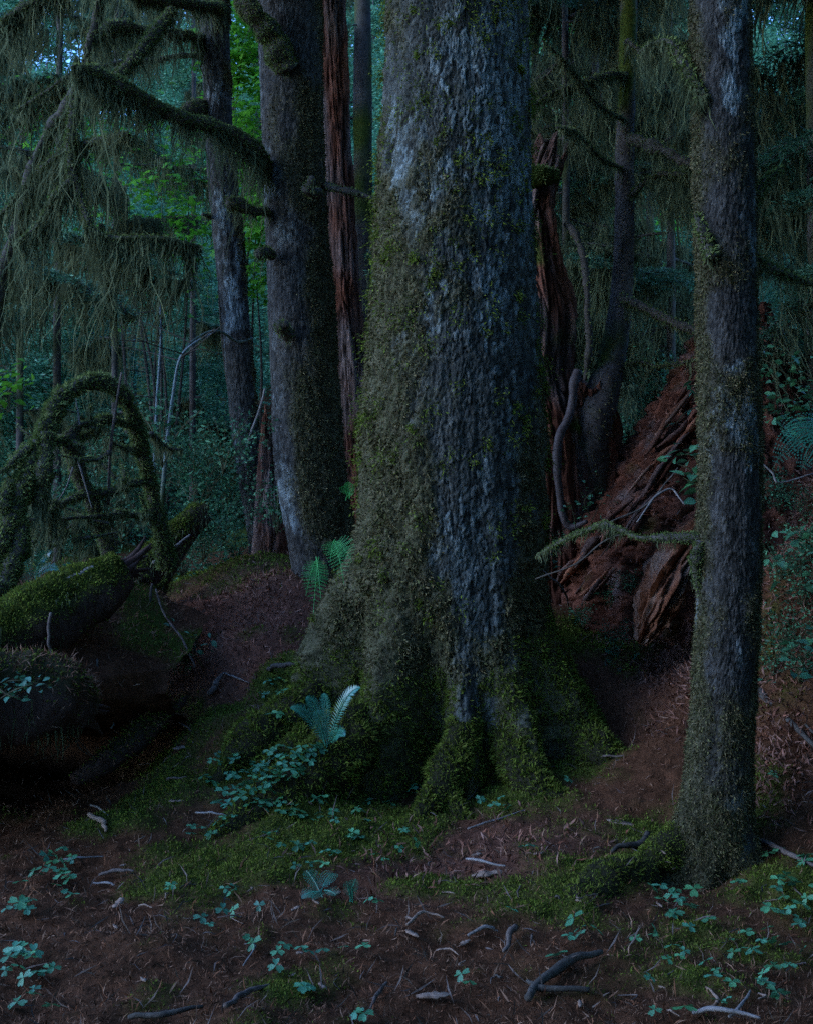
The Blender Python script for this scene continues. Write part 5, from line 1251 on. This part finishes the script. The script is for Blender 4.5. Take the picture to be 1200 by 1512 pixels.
# vine maples: bright leaves
def maple(px, d, label, spots, n):
    b = P(px, 756, d); b[2] = gz(b[0], b[1])
    t = thing('vine_maple', label, 'tree', b)
    pos = []
    for (x, y, dd, s) in spots:
        c = P(x, y, dd)
        V, fs = tube(crom([b + [0, 0, .1], (b + c) / 2 + [rng.normal() * .2, 0, .3], c], 24), [0.03, 0.018, 0.005], 6, .1)
        part('stem', V, fs, m_limb, t)
        m = n
        pos.append(c + rng.normal(size=(m, 3)) * [s, s, s * 1.1])
    pos = np.vstack(pos); m = len(pos)
    # each leaf a small star of three kites
    vs, qs, rs, off = [], [], [], 0
    nn = nrm(np.array([0, -.3, 1.0]) + rng.normal(size=(m, 3)) * .35)
    e1 = nrm(np.cross(nn, rng.normal(size=(m, 3)))); e2 = np.cross(nn, e1)
    rid = rng.random(m)
    for a in (-1.15, 0, 1.15):
        d1 = e1 * math.cos(a) + e2 * math.sin(a); d2 = np.cross(nn, d1)
        L = 0.095 if a == 0 else 0.075
        V = np.stack([pos, pos + d1 * L * .55 + d2 * .03, pos + d1 * L - nn * .015, pos + d1 * L * .55 - d2 * .03], 1).reshape(-1, 3)
        vs.append(V); qs.append(np.arange(4 * m).reshape(-1, 4) + off); rs.append(np.repeat(rid, 4)); off += 4 * m
    part('foliage', np.vstack(vs), np.vstack(qs), m_maple, t, {'rnd': np.concatenate(rs)}, False, 'stuff')
maple(372, 13.8, 'vine maple with bright green leaves lit between the two left trunks', [(360, 60, 13.8, .22), (352, 120, 13.8, .25), (345, 90, 13.7, .2), (360, 220, 13.7, .2), (365, 180, 13.6, .28), (372, 250, 13.7, .25), (372, 330, 13.6, .25), (378, 400, 13.6, .2), (380, 300, 14, .25), (350, 20, 14, .25)], 200)
maple(240, 15, 'sunlit vine maple seen through hanging moss left of the slim trunk', [(240, 300, 15, .5), (190, 330, 15, .4), (280, 240, 15.5, .4), (75, 215, 15, .35), (250, 360, 15, .4), (110, 180, 16, .3)], 220)
maple(880, 18, 'vine maple glowing behind the moss curtain on the right', [(850, 130, 18, .5), (900, 160, 18, .4), (950, 330, 18, .5), (820, 260, 18, .5)], 220)

# ------------------------------------------------------------------ far trees
def far_crown(seed, n=15000):
    r = np.random.default_rng(seed)
    ncl = 220
    z = r.random(ncl) ** .9
    a = r.uniform(0, 6.28, ncl); rr = (1 - .75 * z) * (0.45 + .55 * r.random(ncl)) * 2.6
    c = np.stack([rr * np.cos(a), rr * np.sin(a), 0.6 + 10.5 * z], 1)
    k = r.integers(0, ncl, n)
    j = r.normal(size=(n, 3)) * [.4, .4, .13]
    j[:, 2] -= .35 * np.hypot(j[:, 0], j[:, 1])
    v, f, rn = blades(c[k] + j, r.normal(size=(n, 3)) * [1, 1, .25], 0.2, 0.06, 0.2, 0.2, r)
    return mesh_data('crown', v, f, m_far, {'rnd': rn}, False)
FAR = [far_crown(900 + k) for k in range(4)]
tv, tf = tube(np.array([(0, 0, -1), (0.05, 0, 3), (0, .05, 7), (0, 0, 11.5)], float), [.13, .1, .07, .02], 8)
FTR = mesh_data('trunk', tv, tf, m_dark_bark, {'moss': np.zeros(len(tv))})
for k in range(150):
    y = 17.5 + 31 * rng.random() ** 1.1; x = rng.uniform(-.46, .46) * y
    s_ = rng.uniform(.22, .5) * (1 + (y - 20) / 30)
    t = thing('far_tree', 'young conifer on the distant lit hillside beyond the trunks', 'tree', (x, y, float(gz(x, y)) - .2), 'young conifers on the distant hillside', (0, 0, rng.uniform(0, 6.28)), (s_ * 1.25, s_ * 1.25, s_))
    link('trunk', FTR, t); link('crown', FAR[rng.integers(0, 4)], t)
for k in range(34):
    y = rng.uniform(44, 54); x = -25 + 50 * (k + rng.random()) / 34
    if -19 < x < -7 and rng.random() < .3: continue
    t = thing('far_tree', 'tall conifer along the top of the distant hillside', 'tree', (x, y, float(gz(x, y)) - .2), 'tall conifers on the hilltop', (0, 0, rng.uniform(0, 6.28)), rng.uniform(1.1, 1.6))
    link('trunk', FTR, t); link('crown', FAR[rng.integers(0, 4)], t)

# unseen conifers added behind and beside the viewpoint to block sky light
for k, (x, y, sc_) in enumerate([(-7, -3, 1.1), (-4.6, -4.2, 1.0), (-2.2, -5.5, 1.15), (3, -4, 1.15), (7.5, -1.5, 1.2), (6.6, 1.8, 1.1), (8.5, 6, 1.2), (6.5, 4.6, 0.85), (0, -9, 1.3), (-10, -8, 1.3), (10, -8, 1.3), (5, -1.5, 1.0)]):
    t = thing('spruce_tree', 'unseen conifer added to block light from beyond the edges of the view', 'tree', (x, y, float(gz(x, y))), 'added light-blocking conifers around the clearing', (0, 0, k * 1.3), (1.35 * sc_, 1.35 * sc_, sc_))
    link('trunk', FTR, t); link('crown', FAR[k % 4], t)
